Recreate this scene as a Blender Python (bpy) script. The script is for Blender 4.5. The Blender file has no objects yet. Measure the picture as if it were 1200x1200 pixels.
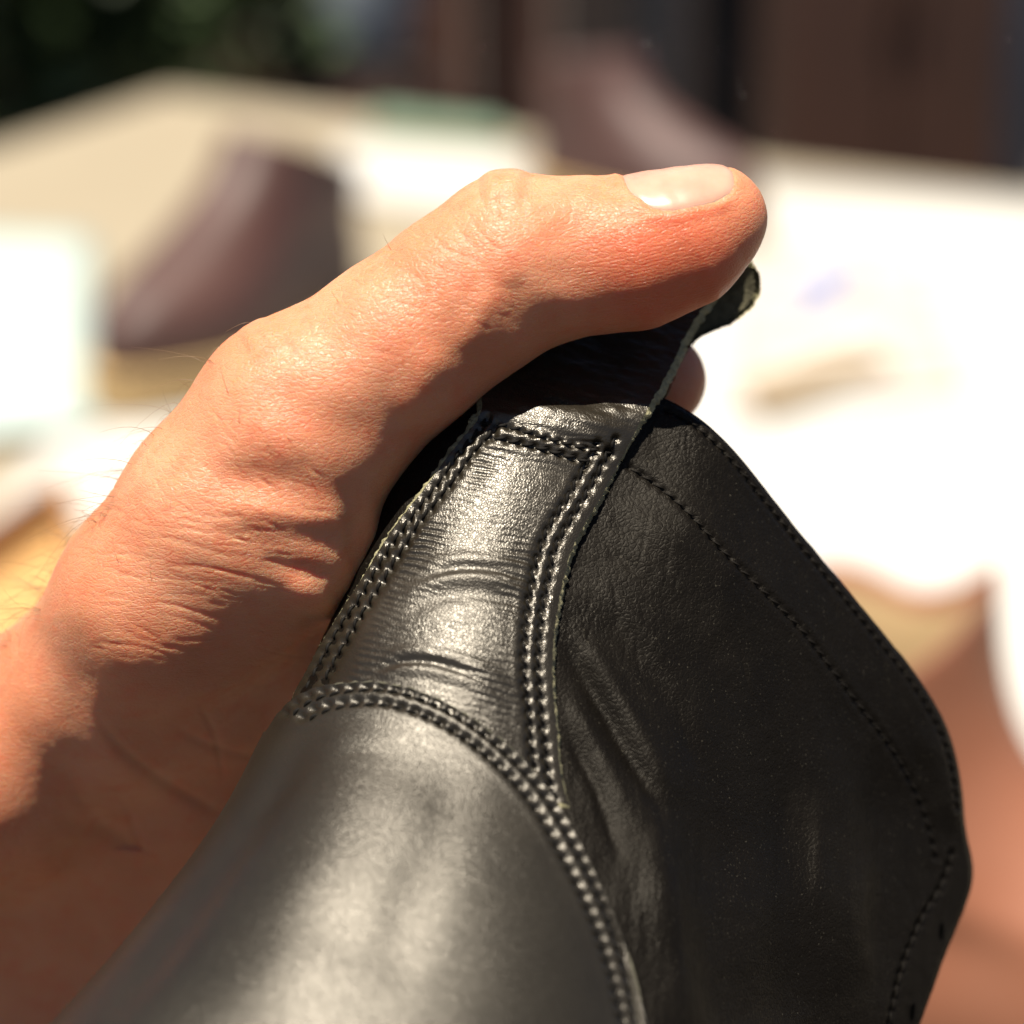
import bpy, bmesh, math, random
import numpy as np
from mathutils import Vector, Matrix
from mathutils.bvhtree import BVHTree

random.seed(7)
RNG = np.random.RandomState(7)
SC = bpy.context.scene
COL = SC.collection

# ------------------------------------------------------------------ camera
CAM_LOC = Vector((0.0, 0.0, 1.30))
PITCH = 20.0
cam_d = bpy.data.cameras.new('camera')
cam = bpy.data.objects.new('camera', cam_d)
COL.objects.link(cam)
cam.location = CAM_LOC
cam.rotation_euler = (math.radians(90 - PITCH), 0, 0)
cam_d.sensor_width = 24.0
cam_d.lens = 60.0
cam_d.clip_start = 0.02
cam_d.clip_end = 400.0
cam_d.dof.use_dof = True
cam_d.dof.focus_distance = 0.382
cam_d.dof.aperture_fstop = 5.8
cam_d.dof.aperture_blades = 0
SC.camera = cam
CAMM = Matrix.Translation(CAM_LOC) @ Matrix.Rotation(math.radians(90 - PITCH), 4, 'X')
CR = np.array(CAMM.to_3x3())
CT = np.array(CAMM.translation)

# ------------------------------------------------------------------ light
SUN_CAM = Vector((-0.16, 0.79, 0.54)).normalized()     # towards the sun, camera axes
sun_w = (CAMM.to_3x3() @ SUN_CAM).normalized()
elev = math.asin(sun_w.z)
azim = math.atan2(sun_w.x, sun_w.y)
sd = bpy.data.lights.new('sun', 'SUN')
sd.energy = 5.0
sd.angle = math.radians(0.5)
sd.color = (1.0, 0.92, 0.79)
sun = bpy.data.objects.new('sun', sd)
COL.objects.link(sun)
sun.rotation_euler = sun_w.to_track_quat('Z', 'Y').to_euler()
sun.location = (0, 0, 6)
w = bpy.data.worlds.new('World')
SC.world = w
w.use_nodes = True
wn = w.node_tree.nodes
sky = wn.new('ShaderNodeTexSky')
sky.sky_type = 'NISHITA'
sky.sun_disc = False
sky.sun_elevation = elev
sky.sun_rotation = azim
sky.air_density = 0.4
sky.dust_density = 0.6
wn['Background'].inputs[1].default_value = 0.05
w.node_tree.links.new(sky.outputs[0], wn['Background'].inputs[0])
SC.view_settings.view_transform = 'Standard'
SC.view_settings.look = 'None'
SC.view_settings.gamma = 1.0
SC.view_settings.exposure = 1.22
SC.cycles.max_bounces = 6
SC.cycles.diffuse_bounces = 1
SC.cycles.use_denoising = True

# ------------------------------------------------------------------ coordinates
# Points are written as (u, v, d): the bearing u, v as seen at 1/3000 rad steps and the
# real distance d in millimetres along the lens axis; W turns that into world metres.
def loc(a):
    a = np.asarray(a, float)
    d = a[..., 2]
    return np.stack([(a[..., 0] - 600) * d / 3000, -(a[..., 1] - 600) * d / 3000, -d], -1)
def unloc(p):
    p = np.asarray(p, float)
    d = -p[..., 2]
    return np.stack([p[..., 0] * 3000 / d + 600, 600 - p[..., 1] * 3000 / d, d], -1)
def toW(l):
    return (np.asarray(l) / 1000.0) @ CR.T + CT
def W(a):
    return toW(loc(a))
def table_pt(px, py, z=0.75):
    r = CR @ np.array([(px - 600) / 3000, -(py - 600) / 3000, -1.0])
    t = (z - CT[2]) / r[2]
    return CT + r * t
def at_dist(px, py, Y):
    r = CR @ np.array([(px - 600) / 3000, -(py - 600) / 3000, -1.0])
    return CT + r * (Y / r[1])

# ------------------------------------------------------------------ numeric helpers
def spline_coef(t, y):
    t = np.asarray(t, float); y = np.asarray(y, float)
    n = len(t); h = np.diff(t)
    A = np.zeros((n, n)); B = np.zeros((n,) + y.shape[1:])
    A[0, 0] = A[-1, -1] = 1
    for i in range(1, n - 1):
        A[i, i-1] = h[i-1]; A[i, i] = 2 * (h[i-1] + h[i]); A[i, i+1] = h[i]
        B[i] = 6 * ((y[i+1] - y[i]) / h[i] - (y[i] - y[i-1]) / h[i-1])
    return t, y, np.linalg.solve(A, B.reshape(n, -1)).reshape(B.shape)
def spline_eval(c, q):
    t, y, M = c
    q = np.asarray(q, float)
    i = np.clip(np.searchsorted(t, q) - 1, 0, len(t) - 2)
    h = t[i+1] - t[i]
    a = (t[i+1] - q) / h; b = (q - t[i]) / h
    ex = (slice(None),) + (None,) * (y.ndim - 1)
    a_, b_, h_ = a[ex], b[ex], h[ex]
    return a_ * y[i] + b_ * y[i+1] + ((a_**3 - a_) * M[i] + (b_**3 - b_) * M[i+1]) * h_**2 / 6
def curve_pts(pts, n, cum=True):
    pts = np.asarray(pts, float)
    s = np.concatenate([[0], np.cumsum(np.linalg.norm(np.diff(pts[:, :2], axis=0), axis=1))])
    c = spline_coef(s, pts)
    dense = spline_eval(c, np.linspace(0, s[-1], 400))
    sd_ = np.concatenate([[0], np.cumsum(np.linalg.norm(np.diff(dense[:, :2], axis=0), axis=1))])
    q = np.linspace(0, sd_[-1], n)
    return np.stack([np.interp(q, sd_, dense[:, k]) for k in range(pts.shape[1])], -1)
def curve_step(pts, step):
    pts = np.asarray(pts, float)
    d = curve_pts(pts, 400)
    L = np.linalg.norm(np.diff(d[:, :2], axis=0), axis=1).sum()
    return curve_pts(pts, max(2, int(round(L / step)) + 1))
def _hash(ix, iy, iz, seed):
    h = (ix * 374761393 + iy * 668265263 + iz * 2147483647 + seed * 1274126177) & 0xffffffff
    h = ((h ^ (h >> 13)) * 1274126177) & 0xffffffff
    h = (h ^ (h >> 16)) & 0xffff
    return h / 65535.0 * 2 - 1
def noise(p, scale=1.0, seed=0):
    p = np.asarray(p, float) * scale
    if p.shape[-1] == 2:
        p = np.concatenate([p, np.zeros(p.shape[:-1] + (1,))], -1)
    i = np.floor(p).astype(np.int64); f = p - i
    f = f * f * (3 - 2 * f)
    r = 0
    for dx in (0, 1):
        for dy in (0, 1):
            for dz in (0, 1):
                wgt = (f[..., 0] if dx else 1 - f[..., 0]) * (f[..., 1] if dy else 1 - f[..., 1]) * (f[..., 2] if dz else 1 - f[..., 2])
                r = r + wgt * _hash(i[..., 0] + dx, i[..., 1] + dy, i[..., 2] + dz, seed)
    return r
def fbm(p, scale, octv=3, seed=0):
    r = 0; a = 1.0
    for k in range(octv):
        r = r + a * noise(p, scale * 2**k, seed + k); a *= 0.5
    return r
def seg_dist(q, line):
    """distance of points q (n,2) to a polyline, and the arc parameter 0..1 at the foot"""
    line = np.asarray(line, float)
    L = np.linalg.norm(np.diff(line, axis=0), axis=1); cum = np.concatenate([[0], np.cumsum(L)])
    best = np.full(len(q), 1e9); par = np.zeros(len(q)); side = np.zeros(len(q))
    for k in range(len(line) - 1):
        a = line[k]; v = line[k+1] - a; vv = v @ v
        t = np.clip(((q - a) @ v) / vv, 0, 1)
        e = q - a - t[:, None] * v
        d = np.hypot(e[:, 0], e[:, 1])
        m = d < best
        best[m] = d[m]; par[m] = (cum[k] + t[m] * L[k]) / cum[-1]
        side[m] = np.sign(v[0] * e[m, 1] - v[1] * e[m, 0])
    return best, par, side
def crease(q, line, width, n=14):
    """soft groove profile 0..1 along a smooth line through the given points, fading at both ends"""
    line = np.asarray(line, float)
    ln = curve_pts(line, n) if len(line) > 2 else curve_pts(np.array([line[0], line.mean(0), line[1]]), 4)
    lo = ln.min(0) - 3 * width; hi = ln.max(0) + 3 * width
    m = np.all((q > lo) & (q < hi), axis=1)
    out = np.zeros(len(q))
    if m.any():
        d, p, s = seg_dist(q[m], ln)
        out[m] = np.exp(-(d / width)**2) * np.sin(np.pi / 2 * np.clip(np.minimum(p, 1 - p) * 3.2, 0, 1))**1.4
    return out
def tps(cp, cd, q, lam=0.0):
    cp = np.asarray(cp, float) / 100; cd = np.asarray(cd, float)
    n = len(cp)
    r = np.linalg.norm(cp[:, None] - cp[None], axis=-1)
    K = np.where(r > 0, r**2 * np.log(r + 1e-12), 0) + lam * np.eye(n)
    P = np.concatenate([np.ones((n, 1)), cp], 1)
    A = np.zeros((n+3, n+3)); A[:n, :n] = K; A[:n, n:] = P; A[n:, :n] = P.T
    wv = np.linalg.solve(A, np.concatenate([cd, np.zeros(3)]))
    q = np.asarray(q, float) / 100
    out = np.zeros(len(q))
    for s in range(0, len(q), 20000):
        qq = q[s:s+20000]
        r = np.linalg.norm(qq[:, None] - cp[None], axis=-1)
        out[s:s+20000] = np.where(r > 0, r**2 * np.log(r + 1e-12), 0) @ wv[:n] + wv[n] + qq @ wv[n+1:]
    return out

# ------------------------------------------------------------------ object helpers
def tag(o, label=None, cat=None, group=None, kind=None):
    if label: o['label'] = label
    if cat: o['category'] = cat
    if group: o['group'] = group
    if kind: o['kind'] = kind
    return o
def thing(name, label, cat, location=(0, 0, 0), rz=0.0, group=None):
    o = bpy.data.objects.new(name, None); COL.objects.link(o)
    o.empty_display_size = 0.02
    o.location = location; o.rotation_euler = (0, 0, rz)
    return tag(o, label, cat, group)
def link(name, me, mats, parent=None, smooth=True):
    o = bpy.data.objects.new(name, me); COL.objects.link(o)
    for m in (mats if isinstance(mats, (list, tuple)) else [mats]):
        me.materials.append(m)
    if smooth:
        me.polygons.foreach_set('use_smooth', [True] * len(me.polygons))
    if parent is not None:
        o.parent = parent
        if parent.type == 'EMPTY' or True:
            pm = parent_matrix(parent)
            o.matrix_parent_inverse = pm.inverted()
    return o
def parent_matrix(o):
    m = Matrix.LocRotScale(o.location, o.rotation_euler, o.scale)
    if o.parent:
        return parent_matrix(o.parent) @ o.matrix_parent_inverse @ m
    return m
def mesh_np(name, V, F, fmat=None):
    me = bpy.data.meshes.new(name)
    V = np.asarray(V, dtype=np.float32); F = np.asarray(F, dtype=np.int32)
    k = F.shape[1]
    me.vertices.add(len(V)); me.vertices.foreach_set('co', V.ravel())
    me.loops.add(F.size); me.loops.foreach_set('vertex_index', F.ravel())
    me.polygons.add(len(F)); me.polygons.foreach_set('loop_start', np.arange(0, F.size, k, dtype=np.int32))
    if fmat is not None:
        me.polygons.foreach_set('material_index', np.asarray(fmat, dtype=np.int32))
    me.update(calc_edges=True); me.validate()
    return me
def grid_faces(r, c, off=0, flip=False):
    i = np.arange(r - 1)[:, None] * c + np.arange(c - 1)[None]
    i = i.ravel() + off
    f = np.stack([i, i + 1, i + c + 1, i + c], -1)
    return f[:, ::-1] if flip else f
def grid_normals(P):
    du = np.gradient(P, axis=1); dv = np.gradient(P, axis=0)
    n = np.cross(du, dv)
    return n / (np.linalg.norm(n, axis=-1, keepdims=True) + 1e-12)
def sheet(name, P, thick, mats, parent, face_cam=True, edge_mat=1, seg=4, edge_noise=0.0, bulge=0.0, N0=None, flare=0.0, back=None):
    """P (r,c,3) local mm outer surface; gives it a back face and four walls (own material index)"""
    N = grid_normals(P)
    view = -P / np.linalg.norm(P, axis=-1, keepdims=True)
    flip = ((N * view).sum(-1)).mean() < 0
    if N0 is not None: flip = (N * N0).sum(-1).mean() < 0
    if flip: N = -N
    r, c = P.shape[:2]
    B = P - N * thick
    V = [P.reshape(-1, 3), B.reshape(-1, 3)]
    F = [grid_faces(r, c, 0, flip), grid_faces(r, c, r * c, not flip)]
    mi = [np.zeros(len(F[0]), int), np.full(len(F[1]), back if back is not None else min(edge_mat, len(mats) - 1))]
    off = 2 * r * c
    per = [(P[0, :], B[0, :], N[0, :]), (P[:, -1], B[:, -1], N[:, -1]), (P[-1, ::-1], B[-1, ::-1], N[-1, ::-1]), (P[::-1, 0], B[::-1, 0], N[::-1, 0])]
    inn = [P[1, :] , P[:, -2], P[-2, ::-1], P[::-1, 1]]
    for (a, b, nn), ii in zip(per, inn):
        out = a - ii; out = out / (np.linalg.norm(out, axis=-1, keepdims=True) + 1e-9)
        rows = []
        for k in range(seg + 1):
            t = k / seg
            q = a * (1 - t) + b * t
            prof = math.sin(math.pi * t)
            q = q + out * (bulge * prof + flare * t)
            if 0 < k < seg and edge_noise:
                q = q + out * (edge_noise * fbm(q, 2.2, 3, 5)[:, None]) + nn * (edge_noise * 0.5 * noise(q, 3.0, 9)[:, None])
            rows.append(q)
        Wl = np.stack(rows, 0)
        V.append(Wl.reshape(-1, 3))
        f = grid_faces(seg + 1, a.shape[0], off, flip=not flip)
        F.append(f); mi.append(np.full(len(f), min(edge_mat, 1 if len(mats) > 1 else 0)))
        off += (seg + 1) * a.shape[0]
    me = mesh_np(name, toW(np.concatenate(V)), np.concatenate(F), np.concatenate(mi))
    return link(name, me, mats, parent)
def bvh_of_grid(P):
    r, c = P.shape[:2]
    return BVHTree.FromPolygons([tuple(v) for v in P.reshape(-1, 3)], [tuple(f) for f in grid_faces(r, c).tolist()])
def cast(bvh, px, py):
    d = Vector(((px - 600) / 3000, -(py - 600) / 3000, -1.0)).normalized()
    h, n, i, t = bvh.ray_cast(Vector((0, 0, 0)), d)
    if h is None: return None, None
    if n.dot(d) > 0: n = -n
    return np.array(h), np.array(n)

# ------------------------------------------------------------------ materials
def new_mat(name):
    m = bpy.data.materials.new(name); m.use_nodes = True
    return m, m.node_tree.nodes, m.node_tree.links, m.node_tree.nodes['Principled BSDF']
def simple(name, base, rough=0.5, var=0.15, scale=8.0, bump=0.0, bscale=60.0, spec=0.5, metallic=0.0, sheen=0.0, base2=None):
    m, N, L, b = new_mat(name)
    tc = N.new('ShaderNodeTexCoord'); nz = N.new('ShaderNodeTexNoise')
    nz.inputs['Scale'].default_value = scale; nz.inputs['Detail'].default_value = 5
    L.new(tc.outputs['Object'], nz.inputs['Vector'])
    mix = N.new('ShaderNodeMix'); mix.data_type = 'RGBA'
    b2 = base2 if base2 else tuple(max(0, c * (1 - 2 * var)) for c in base)
    mix.inputs[6].default_value = tuple(b2) + (1,); mix.inputs[7].default_value = tuple(min(1, c * (1 + var * .5)) for c in base) + (1,)
    L.new(nz.outputs[0], mix.inputs[0]); L.new(mix.outputs[2], b.inputs['Base Color'])
    b.inputs['Roughness'].default_value = rough; b.inputs['Metallic'].default_value = metallic
    b.inputs['Specular IOR Level'].default_value = spec
    b.inputs['Sheen Weight'].default_value = sheen
    if bump:
        n2 = N.new('ShaderNodeTexNoise'); n2.inputs['Scale'].default_value = bscale; n2.inputs['Detail'].default_value = 4
        L.new(tc.outputs['Object'], n2.inputs['Vector'])
        bp = N.new('ShaderNodeBump'); bp.inputs['Strength'].default_value = 1.0; bp.inputs['Distance'].default_value = bump
        L.new(n2.outputs[0], bp.inputs['Height']); L.new(bp.outputs[0], b.inputs['Normal'])
    return m

def leather(name, base, rough, grain_scale, grain_depth, fine=0.00003, spec=0.5, rvar=0.12, speck=0.0, pebble=None, sheen=0.0):
    """black leather: two layers of grain as bump, uneven wax as roughness, dust specks in colour"""
    m, N, L, b = new_mat(name)
    tc = N.new('ShaderNodeTexCoord')
    vo = N.new('ShaderNodeTexVoronoi'); vo.feature = 'DISTANCE_TO_EDGE'; vo.inputs['Scale'].default_value = grain_scale
    nzw = N.new('ShaderNodeTexNoise'); nzw.inputs['Scale'].default_value = grain_scale * .6; nzw.inputs['Detail'].default_value = 3
    L.new(tc.outputs['Object'], nzw.inputs['Vector'])
    mixv = N.new('ShaderNodeMix'); mixv.data_type = 'VECTOR'; mixv.inputs[0].default_value = 0.0012
    add = N.new('ShaderNodeVectorMath'); add.operation = 'MULTIPLY_ADD'
    add.inputs[1].default_value = (0.6 / grain_scale,) * 3
    L.new(nzw.outputs['Color'], add.inputs[0]); L.new(tc.outputs['Object'], add.inputs[2])
    L.new(add.outputs[0], vo.inputs['Vector'])
    cl = N.new('ShaderNodeMapRange'); cl.inputs[1].default_value = 0.0; cl.inputs[2].default_value = 0.22
    L.new(vo.outputs['Distance'], cl.inputs[0])
    nf = N.new('ShaderNodeTexNoise'); nf.inputs['Scale'].default_value = grain_scale * 3.3; nf.inputs['Detail'].default_value = 4; nf.inputs['Roughness'].default_value = .65
    L.new(tc.outputs['Object'], nf.inputs['Vector'])
    b1 = N.new('ShaderNodeBump'); b1.inputs['Strength'].default_value = 1; b1.inputs['Distance'].default_value = grain_depth
    L.new(cl.outputs[0], b1.inputs['Height'])
    b2 = N.new('ShaderNodeBump'); b2.inputs['Strength'].default_value = 1; b2.inputs['Distance'].default_value = fine
    L.new(nf.outputs[0], b2.inputs['Height']); L.new(b1.outputs[0], b2.inputs['Normal'])
    L.new(b2.outputs[0], b.inputs['Normal'])
    nr = N.new('ShaderNodeTexNoise'); nr.inputs['Scale'].default_value = 90; nr.inputs['Detail'].default_value = 5
    L.new(tc.outputs['Object'], nr.inputs['Vector'])
    mr = N.new('ShaderNodeMapRange'); mr.inputs[1].default_value = .3; mr.inputs[2].default_value = .7
    mr.inputs[3].default_value = rough - rvar; mr.inputs[4].default_value = rough + rvar
    L.new(nr.outputs[0], mr.inputs[0]); L.new(mr.outputs[0], b.inputs['Roughness'])
    mc = N.new('ShaderNodeMix'); mc.data_type = 'RGBA'
    mc.inputs[6].default_value = tuple(c * .7 for c in base) + (1,); mc.inputs[7].default_value = tuple(c * 1.4 for c in base) + (1,)
    L.new(nr.outputs[0], mc.inputs[0])
    out = mc.outputs[2]
    if speck:
        ns = N.new('ShaderNodeTexNoise'); ns.inputs['Scale'].default_value = 2600; ns.inputs['Detail'].default_value = 2
        L.new(tc.outputs['Object'], ns.inputs['Vector'])
        ms = N.new('ShaderNodeMapRange'); ms.inputs[1].default_value = .66; ms.inputs[2].default_value = .78
        ms.inputs[4].default_value = speck
        L.new(ns.outputs[0], ms.inputs[0])
        mm = N.new('ShaderNodeMix'); mm.data_type = 'RGBA'; mm.inputs[7].default_value = (.30, .27, .20, 1)
        L.new(ms.outputs[0], mm.inputs[0]); L.new(out, mm.inputs[6]); out = mm.outputs[2]
    L.new(out, b.inputs['Base Color'])
    b.inputs['Specular IOR Level'].default_value = spec
    b.inputs['Specular Tint'].default_value = (1.0, .94, .84, 1)
    b.inputs['Sheen Weight'].default_value = sheen
    b.inputs['Sheen Roughness'].default_value = .4
    return m

M_strap = leather('strap_leather', (.011, .0088, .0055), .34, 2300, .000021, .00001, spec=.60, rvar=.06)
M_counter = leather('counter_leather', (.010, .0082, .0054), .37, 2300, .00002, .000012, spec=.52, rvar=.015)
M_quarter = leather('quarter_leather', (.0036, .0028, .002), .48, 1300, .00004, .00006, spec=.12, rvar=.08, speck=.12)
M_quarter_in = leather('lining_leather', (.05, .045, .035), .7, 1300, .00004, .00006, spec=.3)
M_suede = simple('raw_cut_edge', (.34, .31, .18), .9, .45, 900, .0003, 2500, spec=.2, base2=(.07, .065, .038))
M_flesh = simple('strap_flesh_side', (.11, .10, .062), .9, .4, 700, .0003, 2000, spec=.2)
M_edge_dark = simple('dark_cut_edge', (.09, .085, .06), .85, .4, 700, .0002, 2200, spec=.25)
M_thread = simple('waxed_thread', (.007, .006, .005), .7, .3, 3000, .00006, 9000, spec=.12)
M_thread_m = simple('matt_thread', (.008, .0065, .005), .7, .3, 3000, .00006, 9000, spec=.1)
M_hole_dark = simple('hole_dark_paint', (.0015, .0015, .0015), 1.0, .1, 50, spec=.0)  # flat black that paints the dark inside of the eyelets

# ------------------------------------------------------------------ the black boot (in the hand)
TR = [-1, 0, 1, 2, 3, 4, 5, 6, 7]
T_SL = np.array([(520, 350), (470, 470), (425, 600), (388, 718), (318, 862), (262, 965), (172, 1085), (66, 1205), (-70, 1345)], float)
T_SR = np.array([(826, 460), (800, 570), (768, 680), (760, 800), (768, 925), (790, 1050), (830, 1210), (862, 1390), (884, 1570)], float)
T_D = np.array([395, 384, 377, 369.5, 361, 351, 340.5, 330, 320.])
T_B = np.array([15, 16.5, 18, 20.5, 23.5, 26.5, 28.5, 30, 31.])
tubec = spline_coef(TR, np.concatenate([T_SL, T_SR, T_D[:, None], T_B[:, None]], 1))
def tube(t, th):
    t = np.asarray(t, float).ravel(); th = np.asarray(th, float).ravel()
    r = spline_eval(tubec, t)
    C = (r[:, 0:2] + r[:, 2:4]) / 2; A = (r[:, 2:4] - r[:, 0:2]) / 2
    uv = C + A * np.sin(th)[:, None]
    d = r[:, 4] + r[:, 5] * (1 - np.cos(th))
    return np.concatenate([uv, d[:, None]], 1)
tt, hh = np.meshgrid(np.linspace(0, 7, 281), np.radians(np.linspace(-90, 90, 181)), indexing='ij')
TG = tube(tt, hh).reshape(281, 181, 3)
tube_bvh = bvh_of_grid(loc(TG))
def tube_d(px, py):
    h, n = cast(tube_bvh, px, py)
    if h is not None: return -h[2]
    e = (TG[..., 0] - px)**2 + (TG[..., 1] - py)**2
    return TG[..., 2].ravel()[np.argmin(e)]
def tube_inv(px, py):
    e = (TG[..., 0] - px)**2 + (TG[..., 1] - py)**2
    i, j = np.unravel_index(np.argmin(e), e.shape)
    return tt[i, j], hh[i, j]

LE = np.array([(560, 491), (533, 524), (507, 560), (472, 604), (441, 650), (410, 700), (381, 746), (357, 790), (338, 826), (322, 862)], float)
RE = np.array([(741, 513), (722, 549), (700, 590), (672, 640), (656, 700), (648, 760), (649, 820), (654, 868), (657, 905), (668, 945)], float)
CS = np.array([(316, 872), (330, 846), (352, 822), (400, 806), (450, 804), (500, 817), (550, 843), (600, 884), (640, 930), (672, 985), (702, 1045), (727, 1110), (747, 1190), (758, 1260)], float)

boot = thing('black_boot', 'black leather boot held upside by the hand at its heel pull tab, in front of everything', 'boot', tuple(W((500, 900, 360))))
boot['label'] = 'black leather boot gripped by its pull tab in the hand, heel towards the viewer'

# ---- backstay strip + pull tab + fold, one leather strap
def strip_rows():
    rows = []
    # (left u,v,d) (right u,v,d) arch in mm towards viewer
    tab = [((640, 470, 410), (742, 560, 407), 0.0),       # tucked back end of the fold
           ((655, 410, 412), (776, 462, 408), 0.0),
           ((672, 360, 413.0), (812, 398, 408.5), 0.0),
           ((690, 318, 414.0), (846, 381, 408.0), 0.3),
           ((706, 290, 413.0), (874, 360, 407.4), 0.4),
           ((712, 264, 410.5), (886, 328, 405.8), 0.4),
           ((706, 250, 408.3), (878, 303, 403.8), 0.4),
           ((690, 262, 406.6), (862, 310, 402.4), 0.5),
           ((640, 300, 404.5), (836, 344, 400.4), 0.6),
           ((600, 340, 401.2), (808, 385, 398.2), 0.6),
           ((570, 396, 396.6), (790, 422, 394.6), 0.6),
           ((560, 446, 389.4), (766, 466, 388.8), 0.6)]
    for l, r_, a in tab:
        pts = []
        for k in range(9):
            s = k / 8
            p = np.array(l) * (1 - s) + np.array(r_) * s
            p[2] -= a * 4 * s * (1 - s)
            pts.append(p)
        rows.append(pts)
    for k in range(len(LE)):
        pts = []
        for j in range(9):
            s = j / 8
            p = LE[k] * (1 - s) + RE[k] * s
            # cross line bows a little so that rows follow the strap's wrinkles
            p = p + np.array([0, -10.0 * 4 * s * (1 - s) * min(1, k / 3)])
            d = tube_d(*p)
            pts.append([p[0], p[1], d - (1.3 if k < 6 else 1.3 - .33 * (k - 5))])
        rows.append(pts)
    return np.array(rows)
SRW = strip_rows()
mid = SRW[:, 4]; ml = loc(mid)
tk = np.concatenate([[0], np.cumsum(np.linalg.norm(np.diff(ml, axis=0), axis=1))])
spc = spline_coef(tk, SRW)
nT = int(tk[-1] / 0.21); nS = 118
tv = np.linspace(0, tk[-1], nT)
rowsT = spline_eval(spc, tv)                       # nT,9,3
spc2 = spline_coef(np.arange(9) / 8.0, rowsT.transpose(1, 0, 2))
sv = np.linspace(0, 1, nS)
ST = spline_eval(spc2, sv).transpose(1, 0, 2)      # nT,nS,3  (u,v,d)
strip_front0 = int(np.searchsorted(tv, tk[8]))     # first row of the part that faces the viewer

# stitch lines on the strap (bearing coordinates)
def offs_rows(edge_s_fn):
    out = []
    for i in range(nT):
        out.append(edge_s_fn(i))
    return out
t_seam = tk[12]                                     # where strap meets the top of the shaft
def line_on_strip(sfun, t0, t1, n=200):
    out = []
    for t in np.linspace(t0, t1, n):
        i = min(nT - 1, int(round(t / tk[-1] * (nT - 1))))
        s = sfun(i, t)
        j = int(np.clip(round(s * (nS - 1)), 0, nS - 1))
        out.append(ST[i, j, :2])
    out = np.array(out)
    return out[np.concatenate([[True], np.linalg.norm(np.diff(out, axis=0), axis=1) > 0.5])]
widthpx = np.linalg.norm(ST[:, -1, :2] - ST[:, 0, :2], axis=1)
def off_r(dpx): return lambda i, t: 1 - dpx / widthpx[i]
def off_l(dpx): return lambda i, t: dpx / widthpx[i]
strip_lines = [
    curve_step(line_on_strip(off_r(17), t_seam + .5, tk[-1])[::6], 17.0),
    curve_step(line_on_strip(off_r(34), t_seam + 1.5, tk[-1])[::6], 17.0),
    curve_step(line_on_strip(off_l(10), t_seam - .5, tk[-2])[::6], 17.0),
    curve_step(line_on_strip(off_l(25), t_seam + 1.5, tk[-2])[::6], 17.0),
    curve_step(np.array([(566, 494), (600, 501), (640, 513), (680, 524), (716, 533)], float), 15.5),
    curve_step(np.array([(578, 512), (610, 519), (650, 530), (690, 542)], float), 15.5),
]
def clip_cs(line):
    """keep only the stitches above the curved heel seam"""
    keep = []
    cs = curve_pts(CS, 120)
    for p in line:
        k = np.argmin(np.abs(cs[:, 0] - p[0]))
        if p[1] < cs[k, 1] - 6: keep.append(p)
    return np.array(keep)
strip_lines = [clip_cs(l) if k < 4 else l for k, l in enumerate(strip_lines)]

def groove_and_pits(q, lines, gw, gd, pw, pd):
    """needle holes between stitches and the slight trench the thread pulls"""
    out = np.zeros(len(q))
    for ln in lines:
        m = np.all((q > ln.min(0) - 20) & (q < ln.max(0) + 20), axis=1)
        if not m.any(): continue
        d, p, s = seg_dist(q[m], ln)
        o = -gd * np.exp(-(d / gw)**2)
        holes = ln
        qq = q[m]
        md = np.full(len(qq), 1e9)
        for h in holes:
            md = np.minimum(md, np.hypot(*(qq - h).T))
        o -= pd * np.exp(-(md / pw)**2)
        o += 0.5 * gd * np.exp(-((d - 2.2 * gw) / (gw * 1.1))**2)
        out[m] += o
    return out

Q = ST[..., :2].reshape(-1, 2)
Pm = loc(ST); Nm = grid_normals(Pm)
view = -Pm / np.linalg.norm(Pm, axis=-1, keepdims=True)
# the strap turns over at the fold: orient the normals by the part that faces the viewer
if (Nm[strip_front0:] * view[strip_front0:]).sum(-1).mean() < 0: Nm = -Nm
SS, TV = np.meshgrid(sv, tv)
SSf, TVf = SS.ravel(), TV.ravel()
disp = np.zeros(len(Q))
front = (TVf > tk[8])
below = np.clip((TVf - t_seam) / 2.0, 0, 1)
frontQ = np.where(front[:, None], Q, -999)
disp += groove_and_pits(frontQ, strip_lines, 5.0, .12, 4.3, .8)
# fine cross wrinkles that start at the stitch rows and die out to the middle
side_amp = np.clip((SSf - .42) * 3.0, 0, 1) * (SSf < .84) + .8 * np.clip((.42 - SSf) * 4.5, 0, 1) * (SSf > .17)
wn2 = fbm(Q, 1 / 40., 2, 3)
mod = np.clip(.55 + .6 * noise(Q, 1 / 30., 8), 0, 1)
disp += below * side_amp * mod * (.17 - .09 * np.clip((TVf - t_seam - 22) / 14, 0, 1)) * np.sin(2 * math.pi * (TVf / 1.12 + .5 * wn2 + .25 * np.sin(SSf * 9)))
disp += below * .02 * fbm(Q, 1 / 7., 3, 21)
# stiffener end that shows through as a raised plateau with arched folds above it
d1 = [(486, 668), (520, 657), (556, 655), (595, 662), (628, 676)]
d2 = [(468, 700), (500, 683), (545, 676), (590, 682), (632, 702)]
d3 = [(438, 776), (480, 764), (530, 770), (572, 788), (600, 806)]
d4 = [(430, 798), (470, 786), (520, 790), (562, 806), (590, 826)]
for ln, wd, am in ((d1, 8, .30), (d2, 9, .42), (d3, 9, .30), (d4, 7, .22)):
    disp += am * crease(Q, ln, wd)
disp -= .25 * crease(Q, [(478, 690), (520, 671), (560, 667), (610, 676), (634, 690)], 6)
disp -= .30 * crease(Q, [(470, 722), (500, 706), (545, 697), (600, 704), (630, 722)], 10)
disp -= .28 * crease(Q, [(436, 787), (476, 775), (525, 781), (568, 798)], 5)
# gentle cushion between seams
disp += below * .25 * np.sin(np.pi * np.clip((SSf - .15) / .7, 0, 1))
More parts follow.
